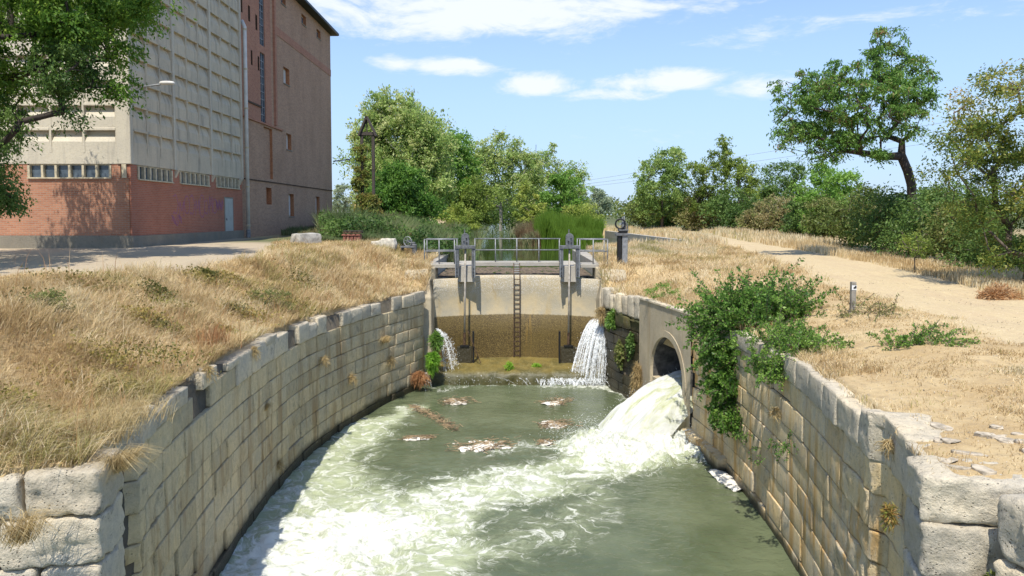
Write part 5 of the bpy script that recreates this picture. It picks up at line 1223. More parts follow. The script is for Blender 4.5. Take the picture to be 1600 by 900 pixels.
# hedge row beside the track
hedge = [(1012, 104, 303, 56, 'lf_bush', 'grey green bush at the far end of the right hedge', .4, 0), (1054, 97, 300, 60, 'lf_dark', 'green bush second from the far end of the right hedge', .5, 0), (1096, 90, 296, 60, 'lf_bush', 'dry brownish bush under the upright pale tree', .8, 14),
         (1144, 84, 292, 70, 'lf_dark', 'round dark green bush under the right edge of the upright tree', .35, 0), (1186, 78, 316, 50, 'lf_bush', 'low brown scrub between dark bush and bare twigs', .85, 30), (1222, 72, 306, 56, 'lf_bush', 'half dead bush of bare grey twigs in the hedge', .9, 90),
         (1262, 64, 306, 66, 'lf_dark', 'dark bush right of the bare twigs', .3, 0), (1302, 56, 300, 80, 'lf_bush', 'olive green bush where the track shade begins', .5, 8), (1348, 45, 292, 100, 'lf_bush', 'tall dark olive bush left of the leaning trunk', .35, 12),
         (1398, 38, 292, 110, 'lf_dark', 'big dark bush at the foot of the leaning trunk', .3, 10), (1448, 34, 286, 120, 'lf_dark', 'dark bush right of the leaning trunk', .4, 0), (1500, 31, 318, 120, 'lf_bush', 'bush below the left edge of the orange leaved tree', .5, 8), (1560, 28, 352, 130, 'lf_dark', 'dark undergrowth bush beneath the orange leaved tree', .4, 6)]
for i_, (px, D, top, wd, mat, lab, bt, eb) in enumerate(hedge):
    simple_tree('hedge_bush', lab, 'bush', px, D, top, wd * 1.15, mat, 46, 170, .0026 * D + .07, .0, 60 + i_, base_tint=bt, extra_bare=eb, group='bushes of the hedge beside the sandy track', bark='bark_pale' if eb > 20 else 'bark', rmin=.012 + D * .0002, cr=.30 * wd / F_PX * D, hollow=.3, r0=.06)
tree('locust_tree', 'tall green tree with an open crown and leaning trunk beside the track', 'tree', (20.2, 36, .0),
     [(16.6, 36, 7.4, 3.6, 2.8, 2.2), (18.0, 36, 10.0, 1.2, 1.1, 1.4), (14.0, 35.6, 8.0, 1.7, 1.4, 1.0), (13.2, 35.4, 6.0, 1.0, 1.0, .8), (19.3, 36.4, 8.3, 1.6, 1.5, 1.8), (15.8, 35.6, 5.2, 2.2, 1.5, .8)], 330, 95, .52, .17, 'lf_pods', 'bark_dk', .21, trunk_top=(18.9, 36, 5.6), seed=71, droop=.55, base_tint=.52, hollow=.25, extra_bare=34, tint_top=.06, aspect=.36, flat=.45)
tree('turning_tree', 'tree with leaves turning orange at the right edge', 'tree', (16.3, 23.2, -.2),
     [(16.2, 23, 5.0, 2.6, 2.2, 2.1), (14.6, 22.8, 3.7, 1.6, 1.3, 1.3), (15.7, 22.8, 1.9, 2.2, 1.8, 1.5), (18.0, 23, 4.0, 1.8, 1.6, 2.6), (17.0, 23, 7.0, 1.2, 1, .7)], 170, 260, .62, .105, 'lf_orange', 'bark', .16, trunk_top=(16.3, 23, 2.6), seed=72, droop=.25, base_tint=.14, tint_top=.50, hollow=.3)

# timber post frame with a little gable, grown over by a vine
tfm = empty('timber_post_frame', (-8.8, 45, .3), 'tall dark timber frame with a small pointed cap wrapped in vine', 'post frame')
for px in (567, 584.5): x = T(px, 45); MB().bar((x, 45, 0), (x, 45, T(0, 45, 213)), .16, .2).build('post', M['wood_dk'], tfm)
xa, xb, xm = T(565, 45), T(587, 45), T(575, 45); za, zb_ = T(0, 45, 210), T(0, 45, 184)
MB().box(xa - .05, xb + .05, 44.86, 45.14, za - .1, za + .1).build('crossbeam', M['wood_dk'], tfm)
for xx in (xa, xb): MB().bar((xx + (.1 if xx > xm else -.1), 45, za - .15), (xm, 45, zb_), .5, .10).build('rafter', M['wood_dk'], tfm)
MB().bar((xm, 45, za), (xm, 45, zb_ - .1), .07, .07).build('king_post', M['wood_dk'], tfm)
tree('climbing_vine', 'green and rusty vine climbing the tall timber frame', 'vine', (T(568, 45), 44.9, .3), [(T(572, 45), 44.8, 1.6, .75, .5, 2.0), (T(565, 45), 44.8, 4.3, .38, .35, 2.6), (T(584, 45), 44.8, 1.7, .35, .3, 1.8)], 150, 110, .30, .16, 'lf_rusty', 'bark_dk', .05, trunk_top=(T(568, 45), 44.85, 5.0), seed=73, hollow=.2, droop=.2)

# far tree line and the ground beyond, one mass
def far_line():
    n = 1500; th = RNG.uniform(-.78, .78, n); Dm = RNG.uniform(210, 380, n); hh = 3 + 5.5 * fbm(th * 16, th * 0, seed=91) ; rr = RNG.uniform(1.5, 3.2, n)
    c = np.stack([np.tan(th) * Dm, Dm, 1.0 + hh * RNG.random(n) ** .7], 1); per = 24; C_ = np.repeat(c, per, 0) + RNG.normal(size=(n * per, 3)) * np.repeat(rr, per)[:, None] * [.8, .8, .45]
    C_[:, 2] = np.maximum(C_[:, 2], .3); N = len(C_); L_ = RNG.uniform(.7, 1.5, N)
    o = leaf_mesh('far_woodland', C_, RNG.normal(size=(N, 3)), L_, L_ * .7, np.clip(RNG.normal(size=N) * .18 + .45 + np.repeat(RNG.normal(size=n) * .15, per), 0, 1), 'lf_bush'); tag(o, 'distant belt of trees along the horizon', 'woodland', kind='stuff')
far_line()
# low white wall and fence right of the tower
for k in range(12):
    x = -21.3 + k * .42; MB().box(x, x + .05, 74, 74.05, .3, 2.6).build('fence_post', M['white'], None)
fpo = [o for o in bpy.data.objects if o.name.startswith('fence_post')]
fr_ = empty('white_fence', (-19, 74, .4), 'white slatted fence seen right of the brick tower', 'fence')
for o in fpo: o.parent = fr_; o.location = o.location - fr_.location
MB().box(-21.4, -16.2, 74.06, 74.10, 1.2, 1.3).build('fence_rail', M['white'], fr_); MB().box(-21.4, -16.2, 74.06, 74.10, 2.3, 2.38).build('fence_rail', M['white'], fr_)
for k, (px, D, sx) in enumerate(((531, 62, 1.0), (548, 60, .8))):
    x = T(px, D); rock('white_boulder', ['whitish rubble heap at the foot of the brick tower', 'smaller whitish rubble heap beside the vine'][k], (x, D, gz(x, D) + .5), (sx * .75, .5, .42), M['whiterock'], 20 + k, n=8)
# overhead wires in the distance
for k, (a, b, lab) in enumerate((((880, 287), (1290, 222), 'uppermost thin overhead wire over the far trees'), ((885, 291), (1290, 236), 'middle thin overhead wire over the far trees'), ((885, 295), (1290, 245), 'lowest thin overhead wire over the far trees'))):
    P1, P2 = at(*a, 190), at(*b, 150); d_ = (P2 - P1); P1 = P1 - d_ * 1.2; P2 = P2 + d_ * 1.2; mid = [(P1.lerp(P2, t)) + Vector((0, 0, -1.5 * 4 * t * (1 - t) + 1.3)) for t in np.linspace(0, 1, 13)]
    tag(MB().tube(mid, .035, 4).build('overhead_wire', M['metal_lt']), lab, 'wire', 'overhead wires in the distance')
# right wall of the wide basin above the lock
bw = MB(); ys2 = np.linspace(49.6, 92, 12)
for a, b in zip(ys2[:-1], ys2[1:]):
    xa, xb = 13.4 + (a - 50) * -.043, 13.4 + (b - 50) * -.043; bw.add([(xa, a, -1.5), (xb, b, -1.5), (xb, b, .12), (xa, a, .12), (xb + .5, b, .12), (xa + .5, a, .12)], [(0, 1, 2, 3), (3, 2, 4, 5)])
tag(bw.build('basin_wall', M['concrete_deck']), 'long low concrete wall on the far right side of the upper basin', 'wall')

# ------------------------------------------------------------------ grasses, as blades
def blades(name, P_, h, lean, wid, tint, mat, label, curve=.5, dirn=None, spread=1.0):
    n = len(P_); th = RNG.uniform(0, 2 * math.pi, n); D_ = np.stack([np.cos(th), np.sin(th), 0 * th], 1)
    if dirn is not None: D_ = D_ * spread + dirn; D_ /= np.linalg.norm(D_, axis=1, keepdims=True) + 1e-9
    S = np.stack([np.sin(th + .7), np.cos(th + 1.9), th * 0], 1); S /= np.linalg.norm(S, axis=1, keepdims=True); up = np.array([0, 0, 1.0])
    h = h[:, None]; ln = lean[:, None]; w_ = wid[:, None] / 2
    m1 = P_ + up * h * .55 + D_ * h * ln * .35; tp_ = P_ + up * h * (1 - .35 * ln * curve * 2) + D_ * h * ln
    V = np.stack([P_ - S * w_, P_ + S * w_, m1 + S * w_ * .8, m1 - S * w_ * .8, tp_], 1).reshape(-1, 3); b = np.arange(n)[:, None] * 5
    F3 = np.concatenate([b + np.array([[0, 1, 2]]), b + np.array([[0, 2, 3]]), b + np.array([[3, 2, 4]])], 0)
    o = link(name, npmesh(name, V, F3, {'tint': np.repeat(tint, 5)}), M[mat], origin=(0, 20, 0)); tag(o, label, 'grass', kind='stuff'); return o
def tint_straw(x, y, n, greenish=0.0):
    patch = fbm(x * .9, y * .9, seed=101); t = np.clip(.30 + (patch - .5) * .9 + RNG.normal(size=n) * .16, 0, .75)
    g_ = (fbm(x * .55 + 9, y * .55, seed=103) > .66 - greenish) & (RNG.random(n) < .45) | (RNG.random(n) < .03 + greenish * .4); return np.where(g_, RNG.uniform(.80, 1, n), t)
def vec_gz(x, y): return np.where(x < 0, zl(x, y), zr(x, y))
def bank_blades(side, n, name, label, dmax, hfun, keep, wscale=1.0, ymin=6.9, ymax=31, seed=1, greenish=0.0, pw=1.5):
    u = RNG.random(n); Yv = ymin * (ymax / ymin) ** (RNG.random(n) ** .95); dd = dmax * RNG.random(n) ** pw; w_ = wl(Yv) if side < 0 else wr(Yv); x = side * (w_ + .08 + dd)
    k = keep(x, Yv, dd) > RNG.random(n); x, Yv, dd = x[k], Yv[k], dd[k]; n = len(x)
    tf = fbm(x * 1.3, Yv * 1.3, seed=105); tf2 = vnoise(x * 5, Yv * 5, seed=107); h = hfun(x, Yv, dd) * (.35 + 1.1 * tf) * (.5 + .9 * tf2) * RNG.uniform(.5, 1.3, n)
    z = vec_gz(x, Yv) - .03; wd = (.0045 + .00042 * Yv) * wscale * RNG.uniform(.7, 1.4, n)
    a = fbm(x * .8, Yv * .8, seed=109) * 12.; dr = np.stack([np.cos(a), np.sin(a), 0 * a], 1) * RNG.uniform(.0, 1.0, (n, 1))
    return blades(name, np.stack([x, Yv, z], 1), h, RNG.uniform(.1, 1.5, n), wd, tint_straw(x, Yv, n, greenish), 'straw', label, dirn=dr)
bank_blades(-1, 330000, 'dry_grass', 'tall tangled dry grass and weeds on the left bank', 9.0, lambda x, y, d_: (.33 + .06 * (d_ > .6)) * (1 - .6 * sstep(2.6, 4.8, d_)), lambda x, y, d_: np.clip(1 - path_l(x, y) * 1.3, 0, 1) * (.35 + .65 * sstep(.30, .50, fbm(x * .8, y * .8, seed=111))), greenish=.07, pw=1.1, ymax=36)
bank_blades(1, 210000, 'stubble_grass', 'short dry grass on the right bank', 9.5, lambda x, y, d_: .10 + .16 * sstep(18, 26, y) + .10 * sstep(1.2, .2, d_) * (y > 12), lambda x, y, d_: np.clip(1 - path_r(x, y) * 1.15, 0, 1) * (.25 + .75 * sstep(.36, .56, fbm(x * .7, y * .7, seed=113))) * np.where((y < 12) & (d_ < 1.4), .25, 1), greenish=.02, ymax=46, pw=1.1)
def strip(name, label, n, px0, px1, D0, D1, h, mat, wd, tintc=.5, xf=None, lean=(.05, .4), keep=None):
    Dv = RNG.uniform(D0, D1, n); x = (RNG.uniform(px0, px1, n) - 800) / F_PX * Dv
    if keep is not None: k = keep(x, Dv); x, Dv = x[k], Dv[k]; n = len(x)
    z = np.where(((x > -wl(Dv)) & (x < wr(Dv))) & (Dv > 31), UP_Z - .05, vec_gz(x, Dv)); pz = fbm(x * .45, Dv * .25, seed=121, octv=3); hh = h * np.clip(.25 + 1.5 * (pz - .22), .2, 1.5) * (.7 + .5 * vnoise(x * 1.8, Dv * .9, seed=122)) * RNG.uniform(.7, 1.15, n)
    return blades(name, np.stack([x, Dv, z], 1), hh, RNG.uniform(lean[0], lean[1], n), wd * RNG.uniform(.7, 1.3, n), np.clip(tintc + (vnoise(x * .8, Dv * .4, seed=124) - .5) * .6 + RNG.normal(size=n) * .16, 0, 1), mat, label)
# verge grass under the hedge and tall grass between track and canal
strip('verge_grass', 'tall dry grass between the track and the hedge', 42000, 1180, 1700, 18, 46, .50, 'straw', .022, .35, keep=lambda x, y: (x > np.interp(y, [13, 17, 24.7, 39.6, 60, 90], [13.4, 13.4, 14.4, 16.2, 18, 22.6])) & (x < np.interp(y, [13, 17, 24.7, 39.6, 60], [17, 17.2, 18, 20, 23])))
strip('verge_grass', 'dry grass along the far part of the hedge', 26000, 940, 1330, 46, 100, .75, 'straw', .05, .5, keep=lambda x, y: ((x > np.interp(y, [39.6, 60, 90], [16.2, 18, 22.6])) | ((x > wr(y) + .6) & (x < np.interp(y, [39.6, 60, 90], [12.6, 15.6, 20])))))
strip('reed_bed', 'dense green reeds on the left side of the canal above the dam', 52000, 500, 760, 37, 64, 1.55, 'lf_reed', .05, .42, keep=lambda x, y: (x > -13.5) & (x < -wl(y) + 1.3), lean=(.05, .55))
strip('nettle_bed', 'low green weeds on the bank behind the iron winch', 26000, 500, 700, 34.6, 38, .9, 'lf_reed', .045, .3, keep=lambda x, y: (x < -3.9) & (x > -11.5), lean=(.1, .8))
strip('rush_bed', 'bright green rushes standing in the upper basin', 42000, 838, 940, 60, 80, 2.9, 'lf_rush', .06, 1.0, lean=(.02, .25), keep=lambda x, y: (x > 1.6 + .05 * (80 - y)) & (x < 9.2))
strip('rush_fringe', 'pale reeds on the left edge of the bright rushes', 14000, 806, 850, 62, 84, 1.9, 'lf_reed', .06, .8, lean=(.1, .5), keep=lambda x, y: x > .6)
strip('bank_grass', 'rough green and yellow grass behind the grey winch post', 22000, 930, 1120, 36, 49, .45, 'straw', .03, .62, keep=lambda x, y: x > wr(y) + .1)
strip('tower_weeds', 'weeds at the foot of the brick tower', 9000, 440, 525, 45, 62, .6, 'lf_reed', .05, .55, keep=lambda x, y: x > -15.1)

def thicket():
    n = 52000; Dv = RNG.uniform(35.2, 62, n); x = RNG.uniform(-14, -2.6, n) * (.6 + .4 * Dv / 45); k = (x < -wl(Dv) + .6) & (x > -.262 * Dv) & (fbm(x * .5, Dv * .3, seed=131) > .44); x, Dv = x[k], Dv[k]; n = len(x)
    hm = .3 + 2.6 * np.clip(fbm(x * .6, Dv * .35, seed=133) - .32, 0, .6); z = np.maximum(vec_gz(x, Dv), UP_Z) + hm * RNG.random(n) ** .55; L_ = RNG.uniform(.10, .22, n)
    t = np.clip(.35 + (vnoise(x * .9, Dv * .5, seed=135) - .5) * .9 + RNG.normal(size=n) * .14, 0, 1)
    o = leaf_mesh('weedy_thicket', np.stack([x, Dv, z], 1), RNG.normal(size=(n, 3)), L_, L_ * .5, t, 'lf_dark', origin=(-8, 45, 0)); tag(o, 'dark leafy weeds mixed into the reeds left of the canal', 'weeds', kind='stuff')
thicket()
def tuft(name, label, c, n, h, mat, seed, lean=(.3, 1.2), wd=.008, dirn=None, rad=.12, cat='grass tuft', group=None):
    rg = np.random.default_rng(seed); P_ = np.array(c) + rg.normal(size=(n, 3)) * [rad, rad, .01]
    o = blades(name, P_, h * rg.uniform(.5, 1.1, n), rg.uniform(*lean, n), wd * rg.uniform(.7, 1.3, n), rg.random(n), mat, None, dirn=None if dirn is None else np.array(dirn) * np.ones((n, 1)), curve=.9)
    for k_ in ('kind', 'label', 'category'):
        if k_ in o: del o[k_]
    return tag(o, label, cat, group)
def wallp(px, py, D): return np.array(at(px, py, D))
x, y = T(330, 14.2), 14.2; tuft('dry_weed', 'tall reddish dry weed standing over the left wall', (x, y, gz(x, y)), 260, .75, 'straw_red', 1, (.1, .5), .012, rad=.16)
tuft('grass_tuft', 'long golden tuft hanging beside the near left corner block', wallp(182, 735, 7.75), 520, .42, 'tuft', 2, (.9, 1.6), .006, (.9, -.5, 0), .05)
tuft('grass_tuft', 'fan of long golden grass above the near left corner block', (-4.75, 8.2, -.56), 900, .55, 'tuft', 3, (.2, 1.0), .007, None, .22)
tuft('grass_tuft', 'green and gold tuft at the bottom left corner of the picture', (-4.62, 6.75, -1.05), 420, .45, 'tuft', 4, (.4, 1.2), .007, (.8, -.4, 0), .07)
tuft('grass_tuft', 'golden grass growing behind the second block of the left wall', (-5.0, 9.3, -.62), 900, .42, 'tuft', 5, (.2, 1.2), .007, (.5, -.2, 0), .25)
tuft('grass_tuft', 'small dry tuft growing from the middle of the left wall', wallp(412, 640, 16.6), 160, .24, 'tuft', 6, (.8, 1.6), .010, (.9, -.3, 0), .05)
tuft('grass_tuft', 'dry tuft high on the left wall near the dam', wallp(600, 535, 25.3), 200, .40, 'tuft', 7, (.8, 1.5), .014, (.8, -.6, 0), .08)
def ball_plant(name, label, c, r, n, L_, mat, seed, tint=.5, down=.4, asp=.14):
    """leaves radiating from a clump that hangs on the wall"""
    rg = np.random.default_rng(seed); d_ = rg.normal(size=(n, 3)); d_ /= np.linalg.norm(d_, axis=1, keepdims=True); rr = rg.random(n) ** .5; lob = .25 + 1.5 * fbm(d_[:, 0] * 1.7 + seed, d_[:, 1] * 1.7, d_[:, 2] * 1.7, seed=seed)
    C_ = np.array(c) + d_ * (rr * lob)[:, None] * np.array(r); C_[:, 2] -= down * r[2] * rr ** 2; U = d_ + rg.normal(size=(n, 3)) * .35 - np.array([0, 0, down]); Ls = L_ * rg.uniform(.5, 1.3, n)
    o = leaf_mesh(name, C_, U, Ls, Ls * asp, np.clip(tint + rg.normal(size=n) * .22, 0, 1), mat); return tag(o, label, 'plant')
ball_plant('water_plant', 'bright green round clump hanging at the far end of the left wall', wallp(675, 558, 28.0), (.24, .26, .42), 2300, .22, 'lf_moss', 8, .22, .7)
ball_plant('water_plant', 'darker green plant above the round bright clump', wallp(682, 528, 28.3), (.30, .28, .36), 1300, .20, 'lf_vine', 9, .6)
ball_plant('dry_plant', 'brown dead plants below the bright green clump', wallp(656, 585, 27.4), (.38, .3, .28), 1300, .22, 'straw_red', 10, .3, .8, .08)
ball_plant('water_plant', 'green plant between the upright kerb stones', wallp(960, 494, 27.6), (.36, .30, .42), 1700, .16, 'lf_vine', 11, .7, .4, .3)
ball_plant('dry_plant', 'dry grass hanging on the mossy wall beside the culvert', wallp(996, 580, 25.2), (.25, .25, .65), 1300, .28, 'tuft', 12, .3, .9, .06)
ball_plant('dry_plant', 'dry grass hanging at the left edge of the kerb stones', wallp(940, 486, 28.5), (.25, .2, .4), 700, .26, 'tuft', 13, .4, .7, .07)
for k_, (px_, py_, D_, lab_) in enumerate(((505, 560, 20.8, 'small dry tuft in the second course of the far left wall'), (548, 588, 22.9, 'little dry plant halfway up the left wall near its far end'), (322, 575, 12.6, 'dry tuft spilling over the left wall coping'), (395, 545, 15.6, 'yellow dry plant hanging over the left wall coping'), (432, 722, 17.5, 'twiggy dry plant just above the water on the left wall'), (610, 560, 25.6, 'brown tuft under the high dry one on the left wall'), (1215, 640, 14.6, 'small dry tuft in the right wall below the grey green bush'), (1392, 690, 9.0, 'rusty grass in the joint behind the near right corner'))):
    ball_plant('dry_plant', lab_, wallp(px_, py_, D_) + np.array([.05 if px_ < 800 else -.05, -.05, 0]), (.10 + .003 * D_, .10, .10 + .004 * D_), 260, .10 + .004 * D_, 'tuft', 40 + k_, .4, .7, .07)
ball_plant('moss_patch', 'olive moss cushion on the wet wall near the waterfall', wallp(968, 545, 26.9), (.16, .5, .55), 1500, .10, 'lf_bush', 24, .6, .5, .5)
ball_plant('moss_patch', 'darker moss trailing on the wet wall next to the culvert', wallp(985, 530, 26.0), (.14, .4, .45), 1100, .10, 'lf_dark', 25, .5, .5, .5)
ball_plant('green_weed', 'small green weed on the middle of the mossy apron', (-.1, 28.8, -3.95), (.18, .15, .22), 420, .12, 'lf_moss', 14, .5, 0, .25)
ball_plant('green_weed', 'low green weed on the right part of the mossy apron', (1.0, 29.2, -4.0), (.22, .15, .10), 300, .12, 'lf_moss', 19, .5, 0, .25)
ball_plant('dry_plant', 'reddish green plant on the face of the near right block', (4.62, 6.72, -1.42), (.20, .12, .12), 1100, .06, 'lf_rusty', 16, .5, .4, .3)
ball_plant('dry_plant', 'rusty small plant in the step of the near right wall', wallp(1390, 800, 8.5), (.10, .10, .16), 600, .07, 'lf_rusty', 17, .8, .5, .2)
ball_plant('straw_clump', 'orange dry clump under the orange leaved tree', (T(1560, 20), 20, gz(T(1560, 20), 20) + .1), (.62, .4, .32), 2600, .12, 'straw_red', 18, .6, 0, .2)
# leafy yellow-olive weeds growing through the dry grass
def weed_patches():
    k = 46; Yc = 7.5 * (24 / 7.5) ** RNG.random(k); dd = RNG.uniform(.5, 6.0, k); xc = -(wl(Yc) + dd); ok = path_l(xc, Yc) < .3; xc, Yc = xc[ok], Yc[ok]; k = len(xc); per = 420; ci = np.repeat(np.arange(k), per); n = k * per
    rad = RNG.uniform(.15, .5, k)[ci]; x = xc[ci] + RNG.normal(size=n) * rad; y = Yc[ci] + RNG.normal(size=n) * rad; z = zl(x, y) + RNG.random(n) ** .6 * (.16 + .22 * RNG.random(k)[ci])
    sz = (.016 + .0012 * y) * RNG.uniform(.6, 1.5, n); hue = RNG.random(k)[ci] * .7 + RNG.normal(size=n) * .15
    o = leaf_mesh('weed_patch', np.stack([x, y, z], 1), RNG.normal(size=(n, 3)) + [0, 0, .6], sz * 1.6, sz, np.clip(hue, 0, 1), 'weedleaf', origin=(0, 15, 0)); tag(o, 'small leafy weeds scattered through the dry grass of the left bank', 'weeds', kind='stuff')
M['weedleaf'] = leaf_mat('weed_leaves', st((.10, .11, .03), (.22, .20, .05), (.38, .30, .08), (.34, .20, .09)), .3)
weed_patches()
def stalks():
    n = 2600; Y_ = 7.5 * (30 / 7.5) ** RNG.random(n); dd = RNG.uniform(.1, 6.5, n); x = -(wl(Y_) + dd); ok = (path_l(x, Y_) < .3) & (fbm(x * .7, Y_ * .7, seed=140) > .46); x, Y_ = x[ok], Y_[ok]; n = len(x)
    blades('dry_stalks', np.stack([x, Y_, zl(x, Y_)], 1), RNG.uniform(.35, .75, n), RNG.uniform(.05, .5, n), .004 + .0005 * Y_, RNG.random(n), 'straw_red', 'taller reddish dry stalks standing in the left bank grass')
stalks()
x, y = T(1430, 27), 27; tree('sapling', 'small yellow green sapling in front of the hedge', 'sapling', (x, y, gz(x, y)), [(x, y, .9, .7, .5, .55)], 22, 40, .22, .09, 'lf_yellow', 'bark', .02, seed=81)
for k, (px, D, hh, lab) in enumerate(((420, 19.5, .7, 'grey green weed at the edge of the left track'), (70, 12.6, .4, 'small weed at the left end of the dry bank'), (1035, 24.5, .6, 'low green weed in the dry grass left of the culvert bush'))):
    x = T(px, D); z0 = gz(x, D); tree('weed', lab, 'weed', (x, D, z0), [(x, D, z0 + hh * .5, hh * .9, hh * .6, hh * .5)], 26, 60, .16, .05, 'lf_bush' if k < 2 else 'lf_robinia', 'bark', .012, seed=83 + k, base_tint=.75, droop=0, rmin=.004)

# elm shoots growing over the right wall
def shoots(name, label, roots, n, L_, mat, seed, leaf=.05, up=.5, per=34, sdir=None, tint=.45, cat='bush'):
    """long arching shoots with leaves in two rows"""
    rg = np.random.default_rng(seed); root = empty(name, tuple(float(v) for v in roots[0][:3]), label, cat); Vs = MB(); C_ = []; U = []; TT = []
    for s_ in range(n):
        r_ = roots[rg.integers(0, len(roots))]; p = np.array(r_[:3]) + rg.normal(size=3) * r_[3] * np.array([1, 1, .5]); d_ = np.array(r_[4]) + rg.normal(size=3) * .55; d_ /= np.linalg.norm(d_); Ls = L_ * r_[5] * rg.uniform(.5, 1.25); m = 7; pts = [p.copy()]; dd = d_.copy(); t0 = rg.normal() * .12
        for k in range(m):
            dd = dd + np.array([0, 0, -.12]) + rg.normal(size=3) * .07; dd /= np.linalg.norm(dd); p = p + dd * Ls / m; pts.append(p.copy())
        pts = np.array(pts); Vs.tube([tuple(q) for q in pts[::1]], [.006] * len(pts), 3, cap=False)
        f = rg.random(per) ** .8 * m; i0 = np.minimum(f.astype(int), m - 1); fr2 = (f - i0)[:, None]; q = pts[i0] * (1 - fr2) + pts[i0 + 1] * fr2; tg_ = pts[i0 + 1] - pts[i0]; tg_ /= np.linalg.norm(tg_, axis=1, keepdims=True)
        sd_ = np.cross(tg_, rg.normal(size=(per, 3))); sd_ /= np.linalg.norm(sd_, axis=1, keepdims=True) + 1e-9; u_ = sd_ + tg_ * .5 + rg.normal(size=(per, 3)) * .2; C_.append(q + sd_ * leaf * .6); U.append(u_); TT.append(np.clip(tint + t0 + rg.normal(size=per) * .14, 0, 1))
    Vs.build('stem', M['bark'], root)['kind'] = 'stuff'; C_ = np.concatenate(C_); U = np.concatenate(U); TT = np.concatenate(TT); L2 = leaf * rg.uniform(.6, 1.3, len(C_)); leaf_mesh('foliage', C_, U, L2, L2 * .6, TT, mat, root)
shoots('wall_bush', 'big green bush growing over the right wall beside the culvert', [(6.0, 18.7, -.70, .40, (-.15, -.2, 1.2), 1.15), (6.5, 18.3, -.6, .42, (.25, -.1, 1.2), 1.1), (5.75, 19.3, -.9, .35, (-.6, -.3, .9), 1.1), (5.55, 18.5, -1.5, .28, (-.3, -.5, .2), .6), (5.5, 18.2, -2.1, .26, (-.3, -.5, -.3), .55), (5.5, 18.0, -2.8, .20, (-.3, -.4, -.7), .5)], 900, .95, 'lf_vine', 90, .085, per=52, tint=.60)
shoots('wall_bush', 'greyer green bush on the wall top right of the big dark one', [(5.55, 15.6, -.75, .35, (0, -.3, .8), .8), (5.7, 14.4, -.7, .3, (.2, -.2, .7), .9), (5.9, 15.0, -.65, .3, (.3, -.1, .9), .9), (5.2, 14.6, -1.0, .22, (-.5, -.5, -.3), .6)], 300, .50, 'lf_vine', 91, .055, per=44, tint=.80)
shoots('track_bush', 'low green shoots beside the sandy track right of the wall bushes', [(7.5, 13.4, -.42, .28, (.1, -.1, 1), 1.0), (7.3, 13.5, -.45, .18, (-.2, -.1, .9), .8), (7.9, 13.3, -.4, .2, (.6, 0, .8), 1.0)], 110, .42, 'lf_vine', 92, .05, per=34, tint=.7)
shoots('track_bush', 'small shoots around the foot of the marker post', [(8.2, 17.2, -.3, .2, (.2, -.2, 1), .9), (8.5, 16.9, -.3, .2, (.5, -.2, .9), .8), (7.9, 16.6, -.32, .3, (0, -.3, .7), .6)], 50, .6, 'lf_bush', 93, .05, per=24, tint=.75)
shoots('wall_vine', 'thin sprigs of vine on the middle of the right wall', [(5.0, 13.4, -2.2, .12, (-.5, -.4, -.3), .6), (5.2, 15.2, -2.9, .12, (-.5, -.4, .2), .6), (5.25, 16.6, -3.0, .1, (-.5, -.3, -.5), .6)], 30, .45, 'lf_vine', 94, .05, per=16, tint=.5, cat='vine')

# ------------------------------------------------------------------ floating rafts of twigs and foam in the lock
def raft(label, px_pts, w_px, foamy, sd, ntw=260):
    rg = np.random.default_rng(sd); W = [np.array(onz(a, b, WATER_Z + .02)) for a, b in px_pts]; root = empty('floating_debris', tuple(W[0]), label, 'floating debris'); tw_ = MB(); wd = w_px
    for k in range(int(ntw * .6)):
        i0 = rg.integers(0, len(W) - 1); t = rg.random(); c = W[i0] * (1 - t) + W[i0 + 1] * t; c = c + np.array([rg.normal() * wd * .5, rg.normal() * wd * .5, rg.uniform(.0, .06)]); a = rg.normal() * .9 + math.atan2(*(W[i0 + 1] - W[i0])[[1, 0]]); L_ = rg.uniform(.06, .32); dv = np.array([math.cos(a), math.sin(a), rg.normal() * .08]) * L_ / 2
        tw_.bar(tuple(c - dv), tuple(c + dv), .012, .012)
    if not ntw: tw_.bar(tuple(W[0]), tuple(W[0] + np.array([.2, .1, .02])), .012, .012)
    o = tw_.build('twigs', M['twig'], root); o['kind'] = 'stuff'
    if foamy:
        n = 40; gxx = np.linspace(-1, 1, n); A, B = np.meshgrid(gxx, gxx); c = W[0] * .5 + W[-1] * .5; L_ = max(np.linalg.norm(W[-1] - W[0]) * .6, wd); a = math.atan2(*(W[-1] - W[0])[[1, 0]])
        x = c[0] + A * L_ * math.cos(a) - B * wd * math.sin(a); y = c[1] + A * L_ * math.sin(a) + B * wd * math.cos(a)
        m_ = 1 - np.hypot(A, B) + (fbm(x * 2.2, y * 2.2, seed=sd) - .5) * 2.2; z = WATER_Z - .02 + .10 * np.clip(m_, -.6, .6) * foamy + .03 * fbm(x * 9, y * 9, seed=sd + 3); nr, nc = x.shape; i = np.arange(nr - 1)[:, None] * nc + np.arange(nc - 1)[None, :]; q = np.stack([i, i + 1, i + nc + 1, i + nc], -1).reshape(-1, 4); q = q[(m_.ravel()[q].min(1) > .02 / foamy)]
        if len(q): link('foam_patch', npmesh('foam_patch', np.stack([x, y, z], -1).reshape(-1, 3), q), M['foamm'], root, smooth=True)
raft('long streak of twigs drifting off the far left wall', [(646, 634), (665, 645), (690, 657), (712, 672)], .22, 0, 1, 420)
raft('foam and straw patch floating in front of the left apron', [(698, 628), (728, 627)], .42, 1.0, 2, 260)
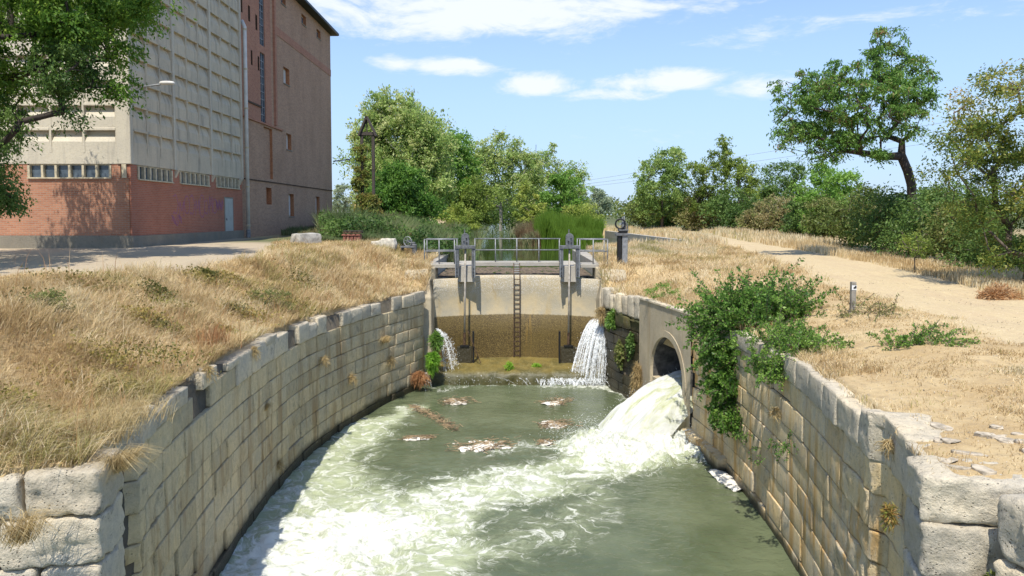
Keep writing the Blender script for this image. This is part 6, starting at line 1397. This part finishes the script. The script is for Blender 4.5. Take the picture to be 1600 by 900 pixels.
raft('foam and straw patch floating in front of the right waterfall', [(858, 632), (884, 624)], .40, 1.0, 3, 200)
raft('straw and foam patch left of the culvert jet', [(852, 664), (882, 662)], .40, .9, 4, 260)
raft('largest white foam patch in the middle of the lock', [(722, 700), (790, 692)], .55, 1.2, 5, 260)
raft('small foam lump between the big foam patch and the jet', [(848, 692), (857, 690)], .22, 1.1, 6, 90)
raft('thin raft of twigs near the left side of the lock', [(632, 686), (676, 683)], .16, .8, 7, 160)
raft('bright foam patch against the foot of the right wall', [(1122, 738), (1152, 764)], .24, 1.3, 8, 0)

# ------------------------------------------------------------------ stones bedded in the ground at the near right corner
sg = random.Random(44)
for k in range(24):
    px, py = sg.uniform(1425, 1640), sg.uniform(660, 738); p = onz(px, py, -.5)
    if p.x < float(wr(p.y)) + .3: continue
    P0, Fc = grid_box(3, 3, 2, .2); q = P0 * [sg.uniform(.05, .17), sg.uniform(.04, .11), .035]; q[:, :2] /= (1 + .35 * ((P0[:, :2] ** 2).sum(1, keepdims=True) - 1).clip(0, 1)); ra_ = sg.uniform(0, 3); q[:, :2] = q[:, :2] @ np.array([[math.cos(ra_), -math.sin(ra_)], [math.sin(ra_), math.cos(ra_)]]); q[:, :2] *= (1 + 1.4 * (fbm(P0[:, 0] * 1.3 + k, P0[:, 1] * 1.3, seed=k) - .5))[:, None]; q[:, 2] += .03 * (fbm(P0[:, 0] * 2 + k, P0[:, 1] * 2, seed=k + 9) - .5)
    q += [p.x, p.y, gz(p.x, p.y) - .012]; o = link('paving_stone', npmesh('paving_stone', q, Fc), M['flag'], g, smooth=True)

def pebbles():
    n = 5200; Y_ = 7.3 * (30 / 7.3) ** RNG.random(n); x = wr(Y_) + RNG.uniform(.25, 8, n); P_ = np.stack([x, Y_, zr(x, Y_)], 1); sz = RNG.uniform(.004, .016, n) * (1 + .02 * Y_)
    o = drops('gravel', P_, sz, M['pebble']); o['label'] = 'loose pale pebbles on the right bank and track'; o['category'] = 'gravel'
pebbles()
